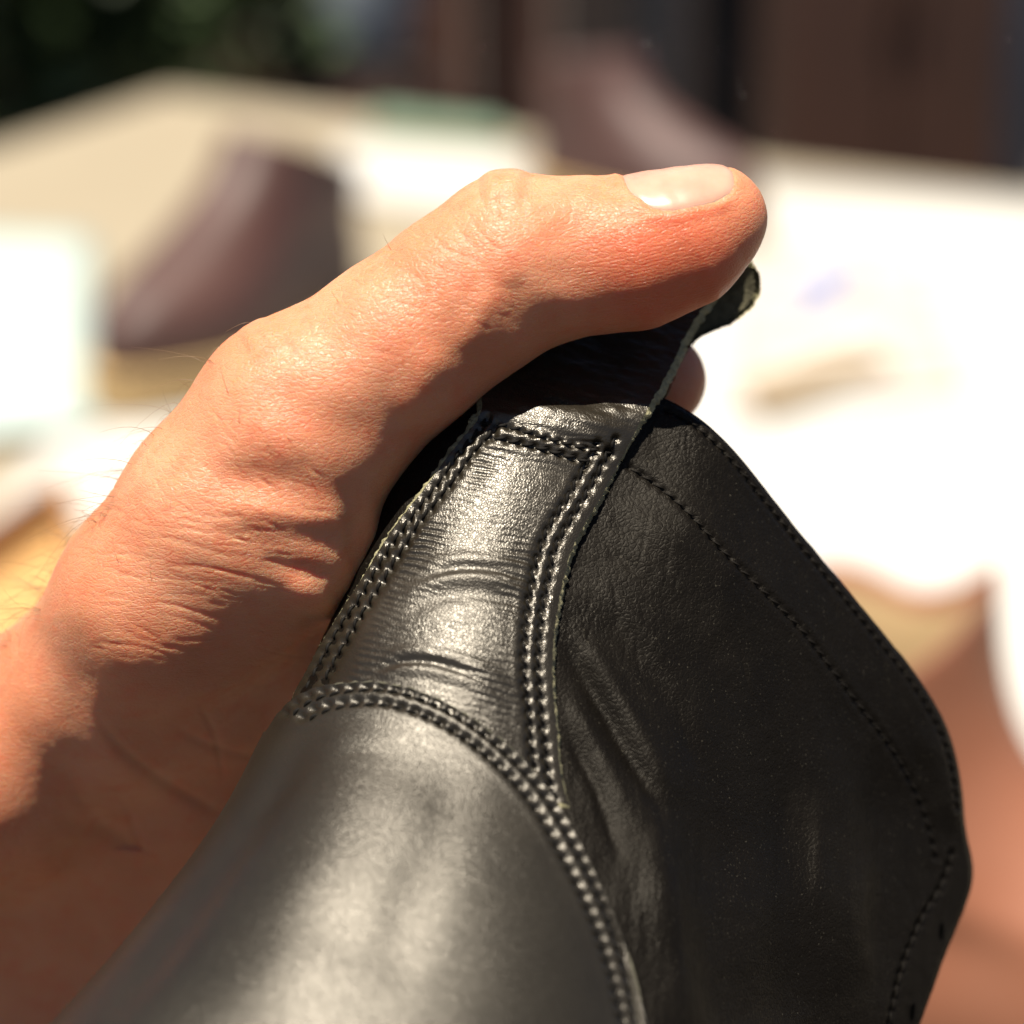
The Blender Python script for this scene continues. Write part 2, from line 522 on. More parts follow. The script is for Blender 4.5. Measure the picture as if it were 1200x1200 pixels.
# the free tab: sagging folds and broken grain
tabm = np.clip((t_seam - TVf) / 2.0, 0, 1) * (TVf > tk[6])
rot = np.stack([Q[:, 0] * .96 + Q[:, 1] * .28, -Q[:, 0] * .28 + Q[:, 1] * .96], -1)
disp += tabm * .16 * fbm(rot * np.array([1 / 70., 1 / 16.]), 1.0, 3, 31)
disp += tabm * .075 * fbm(rot * np.array([1 / 14., 1 / 6.]), 1.0, 3, 41)
disp += .35 * crease(Q, [(592, 470), (640, 478), (690, 492), (745, 506)], 9) * tabm
disp -= .25 * crease(Q, [(600, 452), (650, 462), (700, 470), (755, 480)], 7) * tabm
disp -= .40 * crease(Q, [(560, 490), (620, 498), (680, 516), (735, 530)], 6) * front
STR = Pm + Nm * disp.reshape(nT, nS)[..., None]
# frayed outline
fr = np.zeros((nT, nS))
fr[:, -3:] = np.array([.3, .6, 1.0]) * fbm(Pm[:, -1], 1.6, 3, 51)[:, None]
fr[:, :3] = -np.array([1.0, .6, .3]) * fbm(Pm[:, 0], 1.6, 3, 52)[:, None]
du = np.gradient(Pm, axis=1); du /= np.linalg.norm(du, axis=-1, keepdims=True)
STR = STR + du * (fr * .16)[..., None]
strap = sheet('pull_strap', STR, 1.25, [M_strap, M_suede, M_flesh], boot, edge_noise=.24, bulge=.16, seg=6, N0=Nm, flare=1.0, back=2)
strap['label'] = 'black pull strap with olive raw edges and double stitching'
strip_bvh = bvh_of_grid(STR[strip_front0:])

# ---- heel counter
nth, ntt = 300, 300
ths = np.radians(np.linspace(-112, 62, nth))
cs_t = []
csd = curve_pts(CS, 160)
inv = np.array([tube_inv(*p) for p in csd])
o_ = np.argsort(inv[:, 1]); invs = inv[o_]
tcs = np.interp(ths, invs[:, 1], invs[:, 0])
kk = np.ones(9) / 9
tcs_s = np.convolve(np.pad(tcs, 4, mode='edge'), kk, 'valid')
left_m = ths < invs[0, 1]
P_ct = np.zeros((ntt, nth, 3))
for j in range(nth):
    t0 = tcs_s[j]
    P_ct[:, j] = tube(t0 + (7.0 - t0) * np.linspace(0, 1, ntt)**1.05, np.full(ntt, ths[j]))
Lc = loc(P_ct); Nc = grid_normals(Lc)
if (Nc[:, 80:260] * (-Lc[:, 80:260])).sum(-1).mean() < 0: Nc = -Nc
Qc = P_ct[..., :2].reshape(-1, 2)
facing = ((Nc * -Lc).sum(-1) > 0).ravel()
Qcf = np.where(facing[:, None], Qc, -999)
def parallel(line, dpx):
    c = curve_pts(line, 200)
    t = np.gradient(c, axis=0); t /= np.linalg.norm(t, axis=1, keepdims=True)
    return c + np.stack([-t[:, 1], t[:, 0]], 1) * dpx
cl1 = curve_step(parallel(CS, 6)[11:-4:4], 16.5)
cl2 = curve_step(parallel(CS, 23)[14:-4:4], 16.5)
c_lines = [cl1, cl2]
dc = groove_and_pits(Qcf, c_lines, 5.0, .14, 4.6, .6)
dc += 1.15 * np.clip(1 - 0 * Qc[:, 0], 0, 1)             # the counter lies on top of the strap
broad = [([(330, 905), (400, 890), (470, 888), (540, 905)], 30, -.10),
         ([(330, 960), (400, 955), (480, 962), (560, 985)], 34, .12),
         ([(300, 1050), (370, 1040), (440, 1050), (500, 1080)], 34, .14),
         ([(250, 1120), (330, 1100), (420, 1110), (500, 1150)], 40, -.2),
         ([(385, 830), (350, 900), (288, 990), (226, 1080), (160, 1165), (110, 1230)], 20, -1.0),
         ([(455, 800), (420, 890), (385, 1000), (335, 1120), (300, 1240)], 80, 1.1),
         ([(520, 860), (520, 960), (480, 1060), (460, 1180)], 30, -.35),
         ([(380, 878), (430, 870), (480, 880)], 10, .07), ([(400, 894), (440, 890), (470, 896)], 8, -.06)]
for ln, wd, am in broad:
    dc += am * crease(Qcf, ln, wd)
dc += facing * (.03 * fbm(Qc * np.array([1 / 90., 1 / 45.]), 1.0, 3, 61) + .006 * fbm(Qc, 1 / 6., 2, 62))
CT_P = Lc + Nc * dc.reshape(ntt, nth)[..., None]
counter = sheet('heel_counter', CT_P, 1.3, [M_counter, M_edge_dark], boot, N0=Nc, seg=3, edge_noise=.08, bulge=.1)
counter['label'] = 'rounded black heel counter with a double-stitched curved seam'
counter_bvh = bvh_of_grid(CT_P)

# ---- right quarter (faces the viewer, in shade)
QL = np.array([(752, 470), (733, 512), (712, 552), (690, 594), (662, 644), (646, 702), (638, 762), (639, 822), (644, 872), (652, 915), (662, 965), (692, 1040), (717, 1108), (738, 1190), (750, 1270), (756, 1340)], float)
QRt = np.array([(765, 461), (800, 474), (850, 512), (902, 572), (950, 632), (1000, 692), (1052, 756), (1098, 820), (1122, 876), (1133, 940), (1139, 985), (1145, 1012), (1137, 1062), (1112, 1122), (1090, 1184), (1066, 1250), (1040, 1340)], float)
nr_, nc_ = 470, 250
ql = curve_pts(QL, nr_); qr = curve_pts(QRt, nr_)
s_ = np.linspace(0, 1, nc_)
G = ql[:, None] * (1 - s_)[None, :, None] + qr[:, None] * s_[None, :, None]
cps, cds = [], []
for p in curve_pts(QL, 26)[:-3]:
    d = tube_d(*p)
    if d: cps.append(p); cds.append(d + .6)
for p in [(756, 470), (748, 485)]:
    cps.append(p); cds.append(391.0 if p[1] < 478 else 389.4)
ext = [(800, 490, 390.5), (852, 514, 392), (902, 574, 396), (950, 632, 399), (1000, 692, 402), (1052, 756, 406), (1098, 822, 410), (1133, 940, 416), (1145, 1012, 419), (1112, 1122, 414), (1090, 1184, 410), (1040, 1330, 402),
       (850, 740, 385), (910, 900, 388), (960, 1050, 388), (860, 1000, 378), (900, 1180, 377), (780, 900, 372), (780, 1050, 361), (820, 1180, 360), (1040, 950, 405), (1050, 1100, 404), (900, 700, 390), (800, 620, 384), (860, 1320, 362)]
for e in ext: cps.append(e[:2]); cds.append(e[2])
Gq = G.reshape(-1, 2)
Gd = tps(cps, cds, Gq, .02)
PQ = np.concatenate([Gq, Gd[:, None]], 1).reshape(nr_, nc_, 3)
Lq = loc(PQ); Nq = grid_normals(Lq)
if (Nq * -Lq).sum(-1).mean() < 0: Nq = -Nq
rim_line = curve_pts(QRt, 200)[2:]
in_line = np.array([(738, 548), (772, 570), (812, 606), (852, 650), (892, 690), (932, 730), (962, 766), (1002, 820), (1042, 872), (1070, 920), (1089, 968), (1097, 1004)], float)
facing_line = np.array([(1116, 1000), (1104, 1036), (1086, 1066), (1068, 1104), (1052, 1154), (1042, 1200), (1030, 1260)], float)
q_lines = [curve_step(parallel(QRt, 13)[4:124:4], 14.5), curve_step(in_line, 16.0), curve_step(facing_line, 15.0)]
dq = groove_and_pits(Gq, q_lines, 4.0, .16, 3.6, .4)
folds = [([(652, 742), (690, 800), (730, 870), (768, 940), (780, 990)], 11, -1.0),
         ([(668, 730), (715, 800), (760, 880), (800, 950)], 15, .9),
         ([(655, 800), (690, 860), (720, 920), (745, 980)], 12, .7),
         ([(660, 850), (690, 905), (712, 960), (730, 1020)], 8, -.6),
         ([(690, 700), (750, 770), (800, 850), (840, 950)], 14, -.6),
         ([(730, 900), (768, 1000), (785, 1100), (800, 1260)], 26, 1.5),
         ([(810, 900), (835, 1020), (845, 1140), (850, 1280)], 30, -1.3),
         ([(955, 820), (975, 940), (985, 1060), (985, 1240)], 34, 1.5),
         ([(1020, 860), (1036, 960), (1034, 1060), (1020, 1180)], 24, -.9),
         ([(905, 860), (922, 980), (925, 1100), (915, 1240)], 26, -.9),
         ([(1010, 1000), (1004, 1080), (1020, 1160)], 16, .5), ([(970, 930), (978, 1000), (974, 1070)], 7, -.22), ([(992, 950), (998, 1020), (990, 1100)], 6, -.2),
         ([(950, 940), (956, 1020), (950, 1080)], 6, .2), ([(1075, 840), (1098, 905), (1110, 980)], 16, 1.0),
         ([(860, 640), (850, 700), (820, 770)], 18, .3),
         ([(712, 610), (760, 640), (800, 690)], 8, -.22), ([(705, 640), (750, 670), (800, 730)], 9, -.25),
         ([(720, 585), (780, 625), (820, 660)], 7, .2), ([(690, 680), (740, 720), (790, 790)], 9, .25)]
for ln, wd, am in folds: dq += am * crease(Gq, ln, wd)
# scratches and creases in the finish
for k in range(46):
    a = RNG.uniform(0, 1); b = RNG.uniform(.1, .9)
    i = int(a * (nr_ - 1)); j = int(b * (nc_ - 1)); c0 = PQ[i, j, :2]
    ang = RNG.choice([2.0, 1.6, 1.25]) + RNG.uniform(-.35, .35)
    Ls = RNG.uniform(15, 60)
    v = np.array([math.cos(ang), math.sin(ang)]) * Ls
    dq -= RNG.uniform(.03, .09) * crease(Gq, [c0 - v, c0 + RNG.uniform(-4, 4, 2), c0 + v], RNG.uniform(1.6, 2.6), 6)
lf = (Gq[:, 0] > 930) | (Gq[:, 1] > 900)
dq += .06 * fbm(Gq * np.array([1 / 9., 1 / 60.]), 1.0, 3, 71) * (.35 + .65 * lf)
dq += .10 * fbm(Gq, 1 / 45., 3, 72) + .022 * fbm(Gq, 1 / 7., 2, 73)
# band outside the inner stitch row stands a little lower than the panel
# collar edge rolls back
e_d, e_p, _ = seg_dist(Gq, curve_pts(QRt, 80))
dq -= .9 * np.exp(-(e_d / 6.0)**2)
dq *= np.clip((Gq[:, 0] - np.repeat(ql[:, 0], nc_)) / 10, 0, 1)
QP = Lq + Nq * dq.reshape(nr_, nc_)[..., None]
quarter = sheet('quarter', QP, 2.4, [M_quarter, M_edge_dark], boot, edge_noise=.12, bulge=.25, seg=5)
quarter['label'] = 'dark matt side panel of the shaft with thin rows of stitching'
quarter_bvh = bvh_of_grid(QP)

# ---- far quarter, wraps round behind the strap on the hand's side
tq, hq = np.meshgrid(np.linspace(-.6, 7, 160), np.linspace(0, 1, 120), indexing='ij')
hq = np.radians(-93 + hq * (93 + 50 * np.clip(tq, -.6, 0)))
far = tube(tq, hq).reshape(160, 120, 3)
Lf = loc(far)
Nf = grid_normals(Lf)
if (Nf[:, 70:] * -Lf[:, 70:]).sum(-1).mean() < 0: Nf = -Nf
Lf = Lf - Nf * .35 + Nf * (.12 * fbm(Lf, 1 / 5., 3, 81))[..., None]
farq = sheet('quarter', Lf, 1.8, [M_quarter, M_edge_dark], boot, N0=Nf, seg=2)
farq['label'] = 'far side panel of the shaft, mostly hidden by the palm'

# ---- stitches
def capsule_mesh(name, L=1.0, r=.3, rings=7, seg=7):
    V, F = [], []
    for i in range(rings):
        t = i / (rings - 1)
        x = (t - .5) * L
        rr = r * (math.sin(math.pi * min(max(t, .04), .96)))**.45
        zz = .30 * r * math.sin(math.pi * t) * 2 - .9 * r * (2 * t - 1)**4
        for k in range(seg):
            a = 2 * math.pi * k / seg
            V.append((x, rr * math.cos(a) * .9, zz + rr * math.sin(a)))
    for i in range(rings - 1):
        for k in range(seg):
            F.append((i * seg + k, i * seg + (k + 1) % seg, (i+1) * seg + (k + 1) % seg, (i+1) * seg + k))
    me = bpy.data.meshes.new(name)
    me.from_pydata([(x / 1000, y / 1000, z / 1000) for x, y, z in V], [], F + [tuple(range(seg))[::-1], tuple(range((rings - 1) * seg, rings * seg))])
    me.polygons.foreach_set('use_smooth', [True] * len(me.polygons))
    return me
CRM = Matrix(CR.tolist()).to_3x3()
def put_stitches(lines, bvh, parent, me, mat, lift, tilt=.28, seglen=None):
    if not me.materials: me.materials.append(mat)
    inv_p = parent_matrix(parent).inverted()
    for ln in lines:
        pts = []
        for p in ln:
            h, n = cast(bvh, *p)
            pts.append((h, n))
        for a, b in zip(pts[:-1], pts[1:]):
            if a[0] is None or b[0] is None: continue
            h = (a[0] + b[0]) / 2; n = a[1] + b[1]; n /= np.linalg.norm(n)
            x = b[0] - a[0]; Lx = np.linalg.norm(x)
            if Lx > 5 or Lx < .5: continue
            hb, nb = cast(bvh, *unloc(h)[:2])
            if hb is not None and abs(hb[2] - h[2]) < 2: h = hb
            x = x / Lx
            x = x - n * (x @ n); x /= np.linalg.norm(x)
            y = np.cross(n, x)
            ca, sa = math.cos(tilt), math.sin(tilt)
            x2 = x * ca + y * sa; y2 = np.cross(n, x2)
            R = np.stack([x2, y2, n], 1)
            Rw = CR @ R
            o = bpy.data.objects.new('stitch', me); COL.objects.link(o)
            o.parent = parent; o.matrix_parent_inverse = inv_p
            jit = RNG.uniform(-.04, .04)
            sx = Lx / 1000 * (0.86 + jit) * 1000
            M = Matrix([list(Rw[r]) + [0] for r in range(3)] + [[0, 0, 0, 1]])
            wl = toW(h + n * lift)
            M.translation = Vector(wl)
            o.matrix_basis = M @ Matrix.Diagonal((sx, 1 + RNG.uniform(-.12, .12), 1, 1))
me_s = capsule_mesh('stitch_thread', 1.0, .31)
me_m = capsule_mesh('stitch_thread_counter', 1.0, .31)
me_t = capsule_mesh('stitch_thread_thin', 1.0, .18)
put_stitches(strip_lines, strip_bvh, strap, me_s, M_thread, -.08)
put_stitches(c_lines, counter_bvh, counter, me_m, M_thread, -.05)
put_stitches(q_lines, quarter_bvh, quarter, me_t, M_thread_m, .06)

# ---- eyelets near the front edge: black discs, the holes' darkness is painted
for (px, py) in ((1103, 1091), (1069, 1186)):
    h, n = cast(quarter_bvh, px, py)
    if h is None: continue
    bm = bmesh.new()
    ring = []
    up = np.array([.25, .96, 0]); up = up - n * (up @ n); up /= np.linalg.norm(up); sdv = np.cross(n, up)
    seg = 20
    prof = [(.62, .05), (.55, .09), (.45, .06), (.35, .03)]
    vs = []
    for k in range(seg):
        a = 2 * math.pi * k / seg
        col = []
        for r_, z in prof:
            col.append(bm.verts.new(toW(h + (up * math.cos(a) * 2.3 + sdv * math.sin(a)) * r_ * 1.0 + n * z)))
        vs.append(col)
    for k in range(seg):
        for q_ in range(len(prof) - 1):
            bm.faces.new((vs[k][q_], vs[(k+1) % seg][q_], vs[(k+1) % seg][q_+1], vs[k][q_+1]))
    bm.faces.new([vs[k][-1] for k in range(seg)])
    me = bpy.data.meshes.new('eyelet'); bm.to_mesh(me); bm.free()
    e = link('eyelet', me, M_hole_dark, quarter)

# ---- fibres fraying from the cut edge of the strap
def hair_mesh(name, strands, r0, taper=.25, seg=3):
    V, F = [], []
    for pts, rr in strands:
        pts = np.asarray(pts); n = len(pts)
        t = np.gradient(pts, axis=0); t /= np.linalg.norm(t, axis=1, keepdims=True) + 1e-9
        up = np.array([.3, .2, .93]); a = np.cross(t, up); a /= np.linalg.norm(a, axis=1, keepdims=True) + 1e-9
        b = np.cross(t, a)
        base = len(V)
        for i in range(n):
            r = rr * (1 - (1 - taper) * i / (n - 1))
            for k in range(seg):
                g = 2 * math.pi * k / seg
                V.append(pts[i] + (a[i] * math.cos(g) + b[i] * math.sin(g)) * r)
        for i in range(n - 1):
            for k in range(seg):
                F.append((base + i * seg + k, base + i * seg + (k+1) % seg, base + (i+1) * seg + (k+1) % seg, base + (i+1) * seg + k))
    return mesh_np(name, toW(np.array(V)), F)
fib = []
for k in range(1500):
    right = RNG.uniform() < .7
    i = RNG.randint(int(nT * .12), nT - 4)
    col = -1 if right else 0
    p = STR[i, col]; nn = Nm[i, col]; o = du[i, col] * (1 if right else -1)
    p = p - nn * RNG.uniform(0, 1.25)
    d = o * RNG.uniform(.4, 1) + RNG.normal(0, .6, 3); d /= np.linalg.norm(d)
    L_ = RNG.uniform(.25, .8) * (1.6 if RNG.uniform() < .05 else 1)
    pts = [p - d * .15 + d * L_ * u + RNG.normal(0, .09, 3) * u * L_ for u in (0, .33, .66, 1)]
    fib.append((pts, RNG.uniform(.018, .035)))
fo = link('loose_fibres', hair_mesh('loose_fibres', fib, .03), M_suede, strap)
fo['kind'] = 'stuff'
fo['label'] = 'olive fibres fraying from the raw edges'

# ------------------------------------------------------------------ the hand
def smin(a, b, k):
    h = np.clip(.5 + .5 * (b - a) / k, 0, 1)
    return b * (1 - h) + a * h - k * h * (1 - h)
def cap(P, a, b, ra, rb):
    ab = b - a
    t = np.clip(((P - a) @ ab) / (ab @ ab), 0, 1)
    return np.linalg.norm(P - a - t[:, None] * ab, axis=1) - (ra + (rb - ra) * t)
def J(u, v, d, r): return (loc(np.array([u, v, d], float)), r)
TH = [J(838, 256, 386, 7.9), J(800, 278, 386, 10.2), J(742, 296, 386, 11.2), J(680, 300, 386.5, 11.5), J(603, 310, 386.5, 13.3), J(540, 352, 386.5, 12.9), J(470, 405, 386.5, 13.3), J(350, 497, 389, 15.6)]
META = [J(350, 497, 389, 15.6), J(262, 602, 392, 15.2), J(186, 702, 398, 15.2), J(116, 786, 409, 14.0)]
THEN = [J(402, 640, 397, 9.5), J(345, 628, 392, 12.3), J(268, 672, 398, 14.0), J(160, 770, 412, 12.5)]
WRI = [J(70, 836, 415, 13.0), J(-30, 900, 420, 16.0), J(-260, 1040, 430, 21), J(-540, 1190, 440, 26)]
PALMR = [[J(405, 650, 416, 10.5), J(385, 740, 420, 12.0), J(230, 800, 420, 14.0), J(60, 850, 424, 15)],
         [J(385, 740, 420, 12.0), J(370, 850, 436, 13.0), J(230, 900, 436, 16.0), J(60, 930, 440, 17), J(-200, 1010, 446, 20)],
         [J(350, 930, 446, 13.0), J(230, 1000, 450, 17.0), J(60, 1030, 456, 18), J(-200, 1090, 460, 22)],
         [J(330, 1040, 458, 14.0), J(200, 1100, 464, 18.0), J(60, 1140, 468, 19), J(-260, 1190, 468, 22)],
         [J(200, 1100, 464, 18.0), J(60, 1240, 476, 20), J(-260, 1280, 474, 24)]]
WEB = [J(520, 440, 398, 9.0), J(478, 520, 402, 9.0), J(442, 590, 406, 9.0), J(405, 680, 414, 9)]
FING = {
 'index': [J(300, 600, 436, 12.0), J(470, 520, 440, 11.2), J(610, 475, 438, 9.6), J(705, 452, 427, 9.0), J(752, 440, 419, 8.5), J(771, 446, 415, 7.8)],
 'middle': [J(270, 700, 446, 12.0), J(430, 640, 458, 11.2), J(600, 590, 458, 9.8), J(700, 560, 442, 9.0), J(748, 552, 428, 8.0)],
 'ring': [J(250, 820, 450, 11.6), J(400, 770, 464, 10.8), J(560, 720, 468, 9.4), J(665, 680, 452, 8.6), J(712, 668, 440, 7.8)],
 'little': [J(240, 930, 446, 10.5), J(370, 890, 460, 9.6), J(500, 850, 466, 8.4), J(590, 810, 455, 7.6), J(630, 795, 446, 6.9)],
}
def chain(P, ch, k=3.0):
    r = None
    for (a, ra), (b, rb) in zip(ch[:-1], ch[1:]):
        d = cap(P, a, b, ra, rb)
        r = d if r is None else smin(r, d, k)
    return r
def hand_sdf(P):
    th = chain(P, TH, 2.5)
    body = chain(P, META, 5)
    body = smin(body, chain(P, THEN, 5), 7)
    body = smin(body, chain(P, WRI, 8), 9)
    pl = None
    for row in PALMR:
        d = chain(P, row, 5)
        pl = d if pl is None else smin(pl, d, 9)
    body = smin(body, pl, 10)
    body = smin(body, chain(P, WEB, 4), 7)
    f = None
    for k, c in FING.items():
        d = chain(P, c, 2.5)
        f = d if f is None else smin(f, d, 1.0)
    # knuckle slab joins the fingers to the palm
    for a, b in (('index', 'middle'), ('middle', 'ring'), ('ring', 'little')):
        body = smin(body, cap(P, FING[a][0][0], FING[b][0][0], FING[a][0][1], FING[b][0][1]), 9)
    body = smin(body, f, 5)
    r = smin(body, th, 4.5)
    return r
def surface_nets(fn, lo, hi, h):
    n = np.ceil((hi - lo) / h).astype(int) + 1
    ax = [lo[k] + h * np.arange(n[k]) for k in range(3)]
    X = np.stack(np.meshgrid(*ax, indexing='ij'), -1).reshape(-1, 3)
    val = np.concatenate([fn(X[s:s+200000]) for s in range(0, len(X), 200000)]).reshape(n)
    neg = val < 0
    c = np.zeros(n - 1, int)
    for dx in (0, 1):
        for dy in (0, 1):
            for dz in (0, 1):
                c += neg[dx:n[0]-1+dx, dy:n[1]-1+dy, dz:n[2]-1+dz]
    act = (c > 0) & (c < 8)
    idx = np.full(n - 1, -1); cells = np.argwhere(act); idx[act] = np.arange(len(cells))
    acc = np.zeros((len(cells), 3)); cnt = np.zeros(len(cells))
    for a in range(3):
        o1, o2 = [q for q in range(3) if q != a]
        for i in (0, 1):
            for j in (0, 1):
                s = cells.copy(); s[:, o1] += i; s[:, o2] += j
                e = s.copy(); e[:, a] += 1
                v0 = val[tuple(s.T)]; v1 = val[tuple(e.T)]
                m = (v0 < 0) != (v1 < 0)
                t = v0[m] / (v0[m] - v1[m])
                p = s[m].astype(float); p[:, a] += t
                acc[m] += p; cnt[m] += 1
    V = lo + h * acc / cnt[:, None]
    F = []
    for a in range(3):
        o1, o2 = [(1, 2), (2, 0), (0, 1)][a]
        sl0 = [slice(None)] * 3; sl1 = [slice(None)] * 3
        sl0[a] = slice(0, -1); sl1[a] = slice(1, None)
        ch = neg[tuple(sl0)] != neg[tuple(sl1)]
        e = np.argwhere(ch)
        m = (e[:, o1] > 0) & (e[:, o2] > 0) & (e[:, o1] < n[o1] - 1) & (e[:, o2] < n[o2] - 1) & (e[:, a] < n[a] - 1)
        e = e[m]
        def cid(d1, d2):
            q = e.copy(); q[:, o1] += d1; q[:, o2] += d2
            return idx[tuple(q.T)]
        f = np.stack([cid(-1, -1), cid(0, -1), cid(0, 0), cid(-1, 0)], -1)
        fl = ~neg[tuple(e.T)]
        f[fl] = f[fl][:, ::-1]
        F.append(f)
    return V, np.concatenate(F)
lo = np.array([-150., -135., -505.]); hi = np.array([48., 62., -348.])
HV, HF = surface_nets(hand_sdf, lo, hi, 1.5)
HF = HF[(HF >= 0).all(1)]
tmp = mesh_np('tmp', HV, HF)
to = bpy.data.objects.new('tmp', tmp); COL.objects.link(to)
md = to.modifiers.new('s', 'SUBSURF'); md.levels = 2; md.render_levels = 2
dg = bpy.context.evaluated_depsgraph_get()
ev = to.evaluated_get(dg).to_mesh()
nv = len(ev.vertices)
V = np.zeros(nv * 3, np.float32); ev.vertices.foreach_get('co', V); V = V.reshape(-1, 3).astype(float)
F = np.zeros(len(ev.polygons) * 4, np.int32); ev.loops.foreach_get('vertex_index', F); F = F.reshape(-1, 4)
to.evaluated_get(dg).to_mesh_clear()
bpy.data.objects.remove(to); bpy.data.meshes.remove(tmp)
def sdf_grad(P, e=.25):
    g = np.stack([hand_sdf(P + np.eye(3)[k] * e) - hand_sdf(P - np.eye(3)[k] * e) for k in range(3)], -1) / (2 * e)
    return g / (np.linalg.norm(g, axis=1, keepdims=True) + 1e-9)
Nh = sdf_grad(V)
V = V - Nh * hand_sdf(V)[:, None] * .9
UV = unloc(V); q2 = UV[:, :2].copy()
camf = ((Nh * -V).sum(1) > -30) & (UV[:, 2] < 425)
# exclude the hidden fingers behind from the surface lines
qh = np.where(camf[:, None], q2, -9999)
dh = np.zeros(len(V))
# big soft forms: (polyline, width, mm)
forms = [([(280, 450), (350, 480), (400, 500), (470, 520)], 32, -.8),         # hollow below the thumb's base joint
         ([(250, 590), (310, 600), (370, 604), (430, 602)], 20, 1.1),          # ridge of the web fold
         ([(230, 560), (300, 560), (370, 565)], 20, -.5),
         ([(300, 655), (350, 668), (400, 676)], 12, -.45),
         ([(330, 690), (370, 700), (400, 740)], 14, .8),
         ([(392, 560), (410, 620), (420, 670), (428, 712)], 11, -.5),
         ([(425, 560), (432, 610), (440, 650)], 12, .5),
         ([(602, 320), (606, 350), (604, 395)], 14, -.35),                        # flexion crease under the knuckle
         ([(520, 400), (500, 440), (470, 500)], 22, .6),
         ([(650, 250), (670, 300), (660, 350)], 34, -.5),
         ([(585, 330), (560, 372), (540, 420)], 16, .5),
         ([(560, 215), (590, 212), (620, 214)], 20, .7),
         ([(690, 214), (725, 222), (752, 222)], 16, -.5),
         ([(60, 720), (84, 800), (82, 880), (62, 980)], 40, -1.0),              # hollow between thumb base and wrist
         ([(108, 828), (128, 862), (164, 896), (215, 930), (275, 962)], 6.5, -.5),
         ([(96, 800), (130, 880), (180, 930), (240, 970)], 22, .7), ([(60, 880), (110, 960), (170, 1010), (260, 1050), (330, 1060)], 9, -.35),
         ([(20, 960), (70, 1040), (140, 1090), (200, 1110)], 26, .9), ([(200, 850), (260, 880), (320, 890)], 6, -.35), ([(20, 1060), (80, 1090), (150, 1120), (190, 1150)], 6, -.6),
         ([(230, 820), (250, 860), (262, 920)], 4, -.25), ([(140, 930), (160, 990), (150, 1050)], 4, -.25),
         ([(130, 990), (190, 1020), (240, 1046)], 9, -.5), ([(150, 1060), (200, 1085), (250, 1120)], 7, -.4),
         ([(0, 1150), (40, 1166), (90, 1172)], 7, -.6), ([(60, 960), (120, 975), (170, 990)], 12, -.5),
         ([(285, 405), (300, 396), (320, 380)], 20, .5)]
for ln, wd, am in forms: dh += am * crease(qh, ln, wd)
# skin lines
lines = [([(583, 206), (581, 238), (590, 270)], 2.0, .28), ([(602, 206), (612, 236), (620, 262)], 1.8, .22), ([(560, 214), (568, 240), (590, 262)], 1.6, .2),
         ([(540, 232), (560, 268), (590, 300)], 1.8, .25), ([(527, 250), (550, 284), (572, 300)], 1.8, .25), ([(500, 264), (524, 292), (560, 306)], 1.8, .25),
         ([(484, 290), (510, 312), (548, 324)], 1.8, .22), ([(470, 304), (490, 326), (505, 338)], 1.6, .18), ([(630, 204), (628, 234), (640, 260)], 1.5, .14),
         ([(674, 222), (668, 250), (660, 270)], 1.5, .16), ([(590, 236), (610, 232), (628, 222)], 1.4, .15), ([(596, 248), (614, 262), (640, 268)], 1.4, .14),
         ([(200, 612), (235, 622), (270, 628), (300, 640)], 2.0, .28), ([(180, 628), (225, 638), (262, 650), (300, 655)], 2.0, .3),
         ([(190, 662), (240, 664), (290, 676), (345, 690)], 2.0, .34), ([(165, 675), (230, 680), (270, 684)], 1.6, .2),
         ([(172, 704), (215, 712), (245, 722), (290, 732)], 1.8, .3), ([(195, 720), (230, 730), (262, 742)], 1.7, .25),
         ([(150, 730), (180, 745), (195, 756)], 1.7, .25), ([(230, 590), (275, 610), (310, 640)], 1.8, .22), ([(215, 602), (255, 606), (300, 600)], 1.8, .25),
         ([(310, 655), (350, 668), (385, 672)], 2.2, .3), ([(240, 575), (270, 590), (300, 596)], 1.8, .2),
         ([(255, 540), (290, 570), (330, 600)], 1.6, .2), ([(290, 545), (320, 575), (350, 600)], 1.6, .2), ([(320, 550), (345, 580), (372, 606)], 1.6, .18),
         ([(420, 320), (455, 350), (500, 366)], 1.5, .14), ([(395, 345), (430, 372), (470, 384)], 1.5, .12)]
for ln, wd, am in lines: dh -= .5 * am * crease(qh, ln, wd, 8)
for k in range(210):       # families of short lines
    if k < 110:
        c0 = np.array([RNG.uniform(90, 400), RNG.uniform(560, 780)]); ang = .17 + RNG.normal(0, .12); L_ = RNG.uniform(10, 38)
    elif k < 165:
        c0 = np.array([RNG.uniform(300, 600), RNG.uniform(260, 430)]); ang = .45 + RNG.normal(0, .25); L_ = RNG.uniform(7, 22)
    else:
        c0 = np.array([RNG.uniform(150, 380), RNG.uniform(480, 620)]); ang = .8 + RNG.normal(0, .3); L_ = RNG.uniform(8, 28)
    v = np.array([math.cos(ang), math.sin(ang)]) * L_
    dh -= RNG.uniform(.04, .13) * crease(qh, [c0 - v, c0 + RNG.uniform(-3, 3, 2), c0 + v], RNG.uniform(1.2, 1.9), 5)
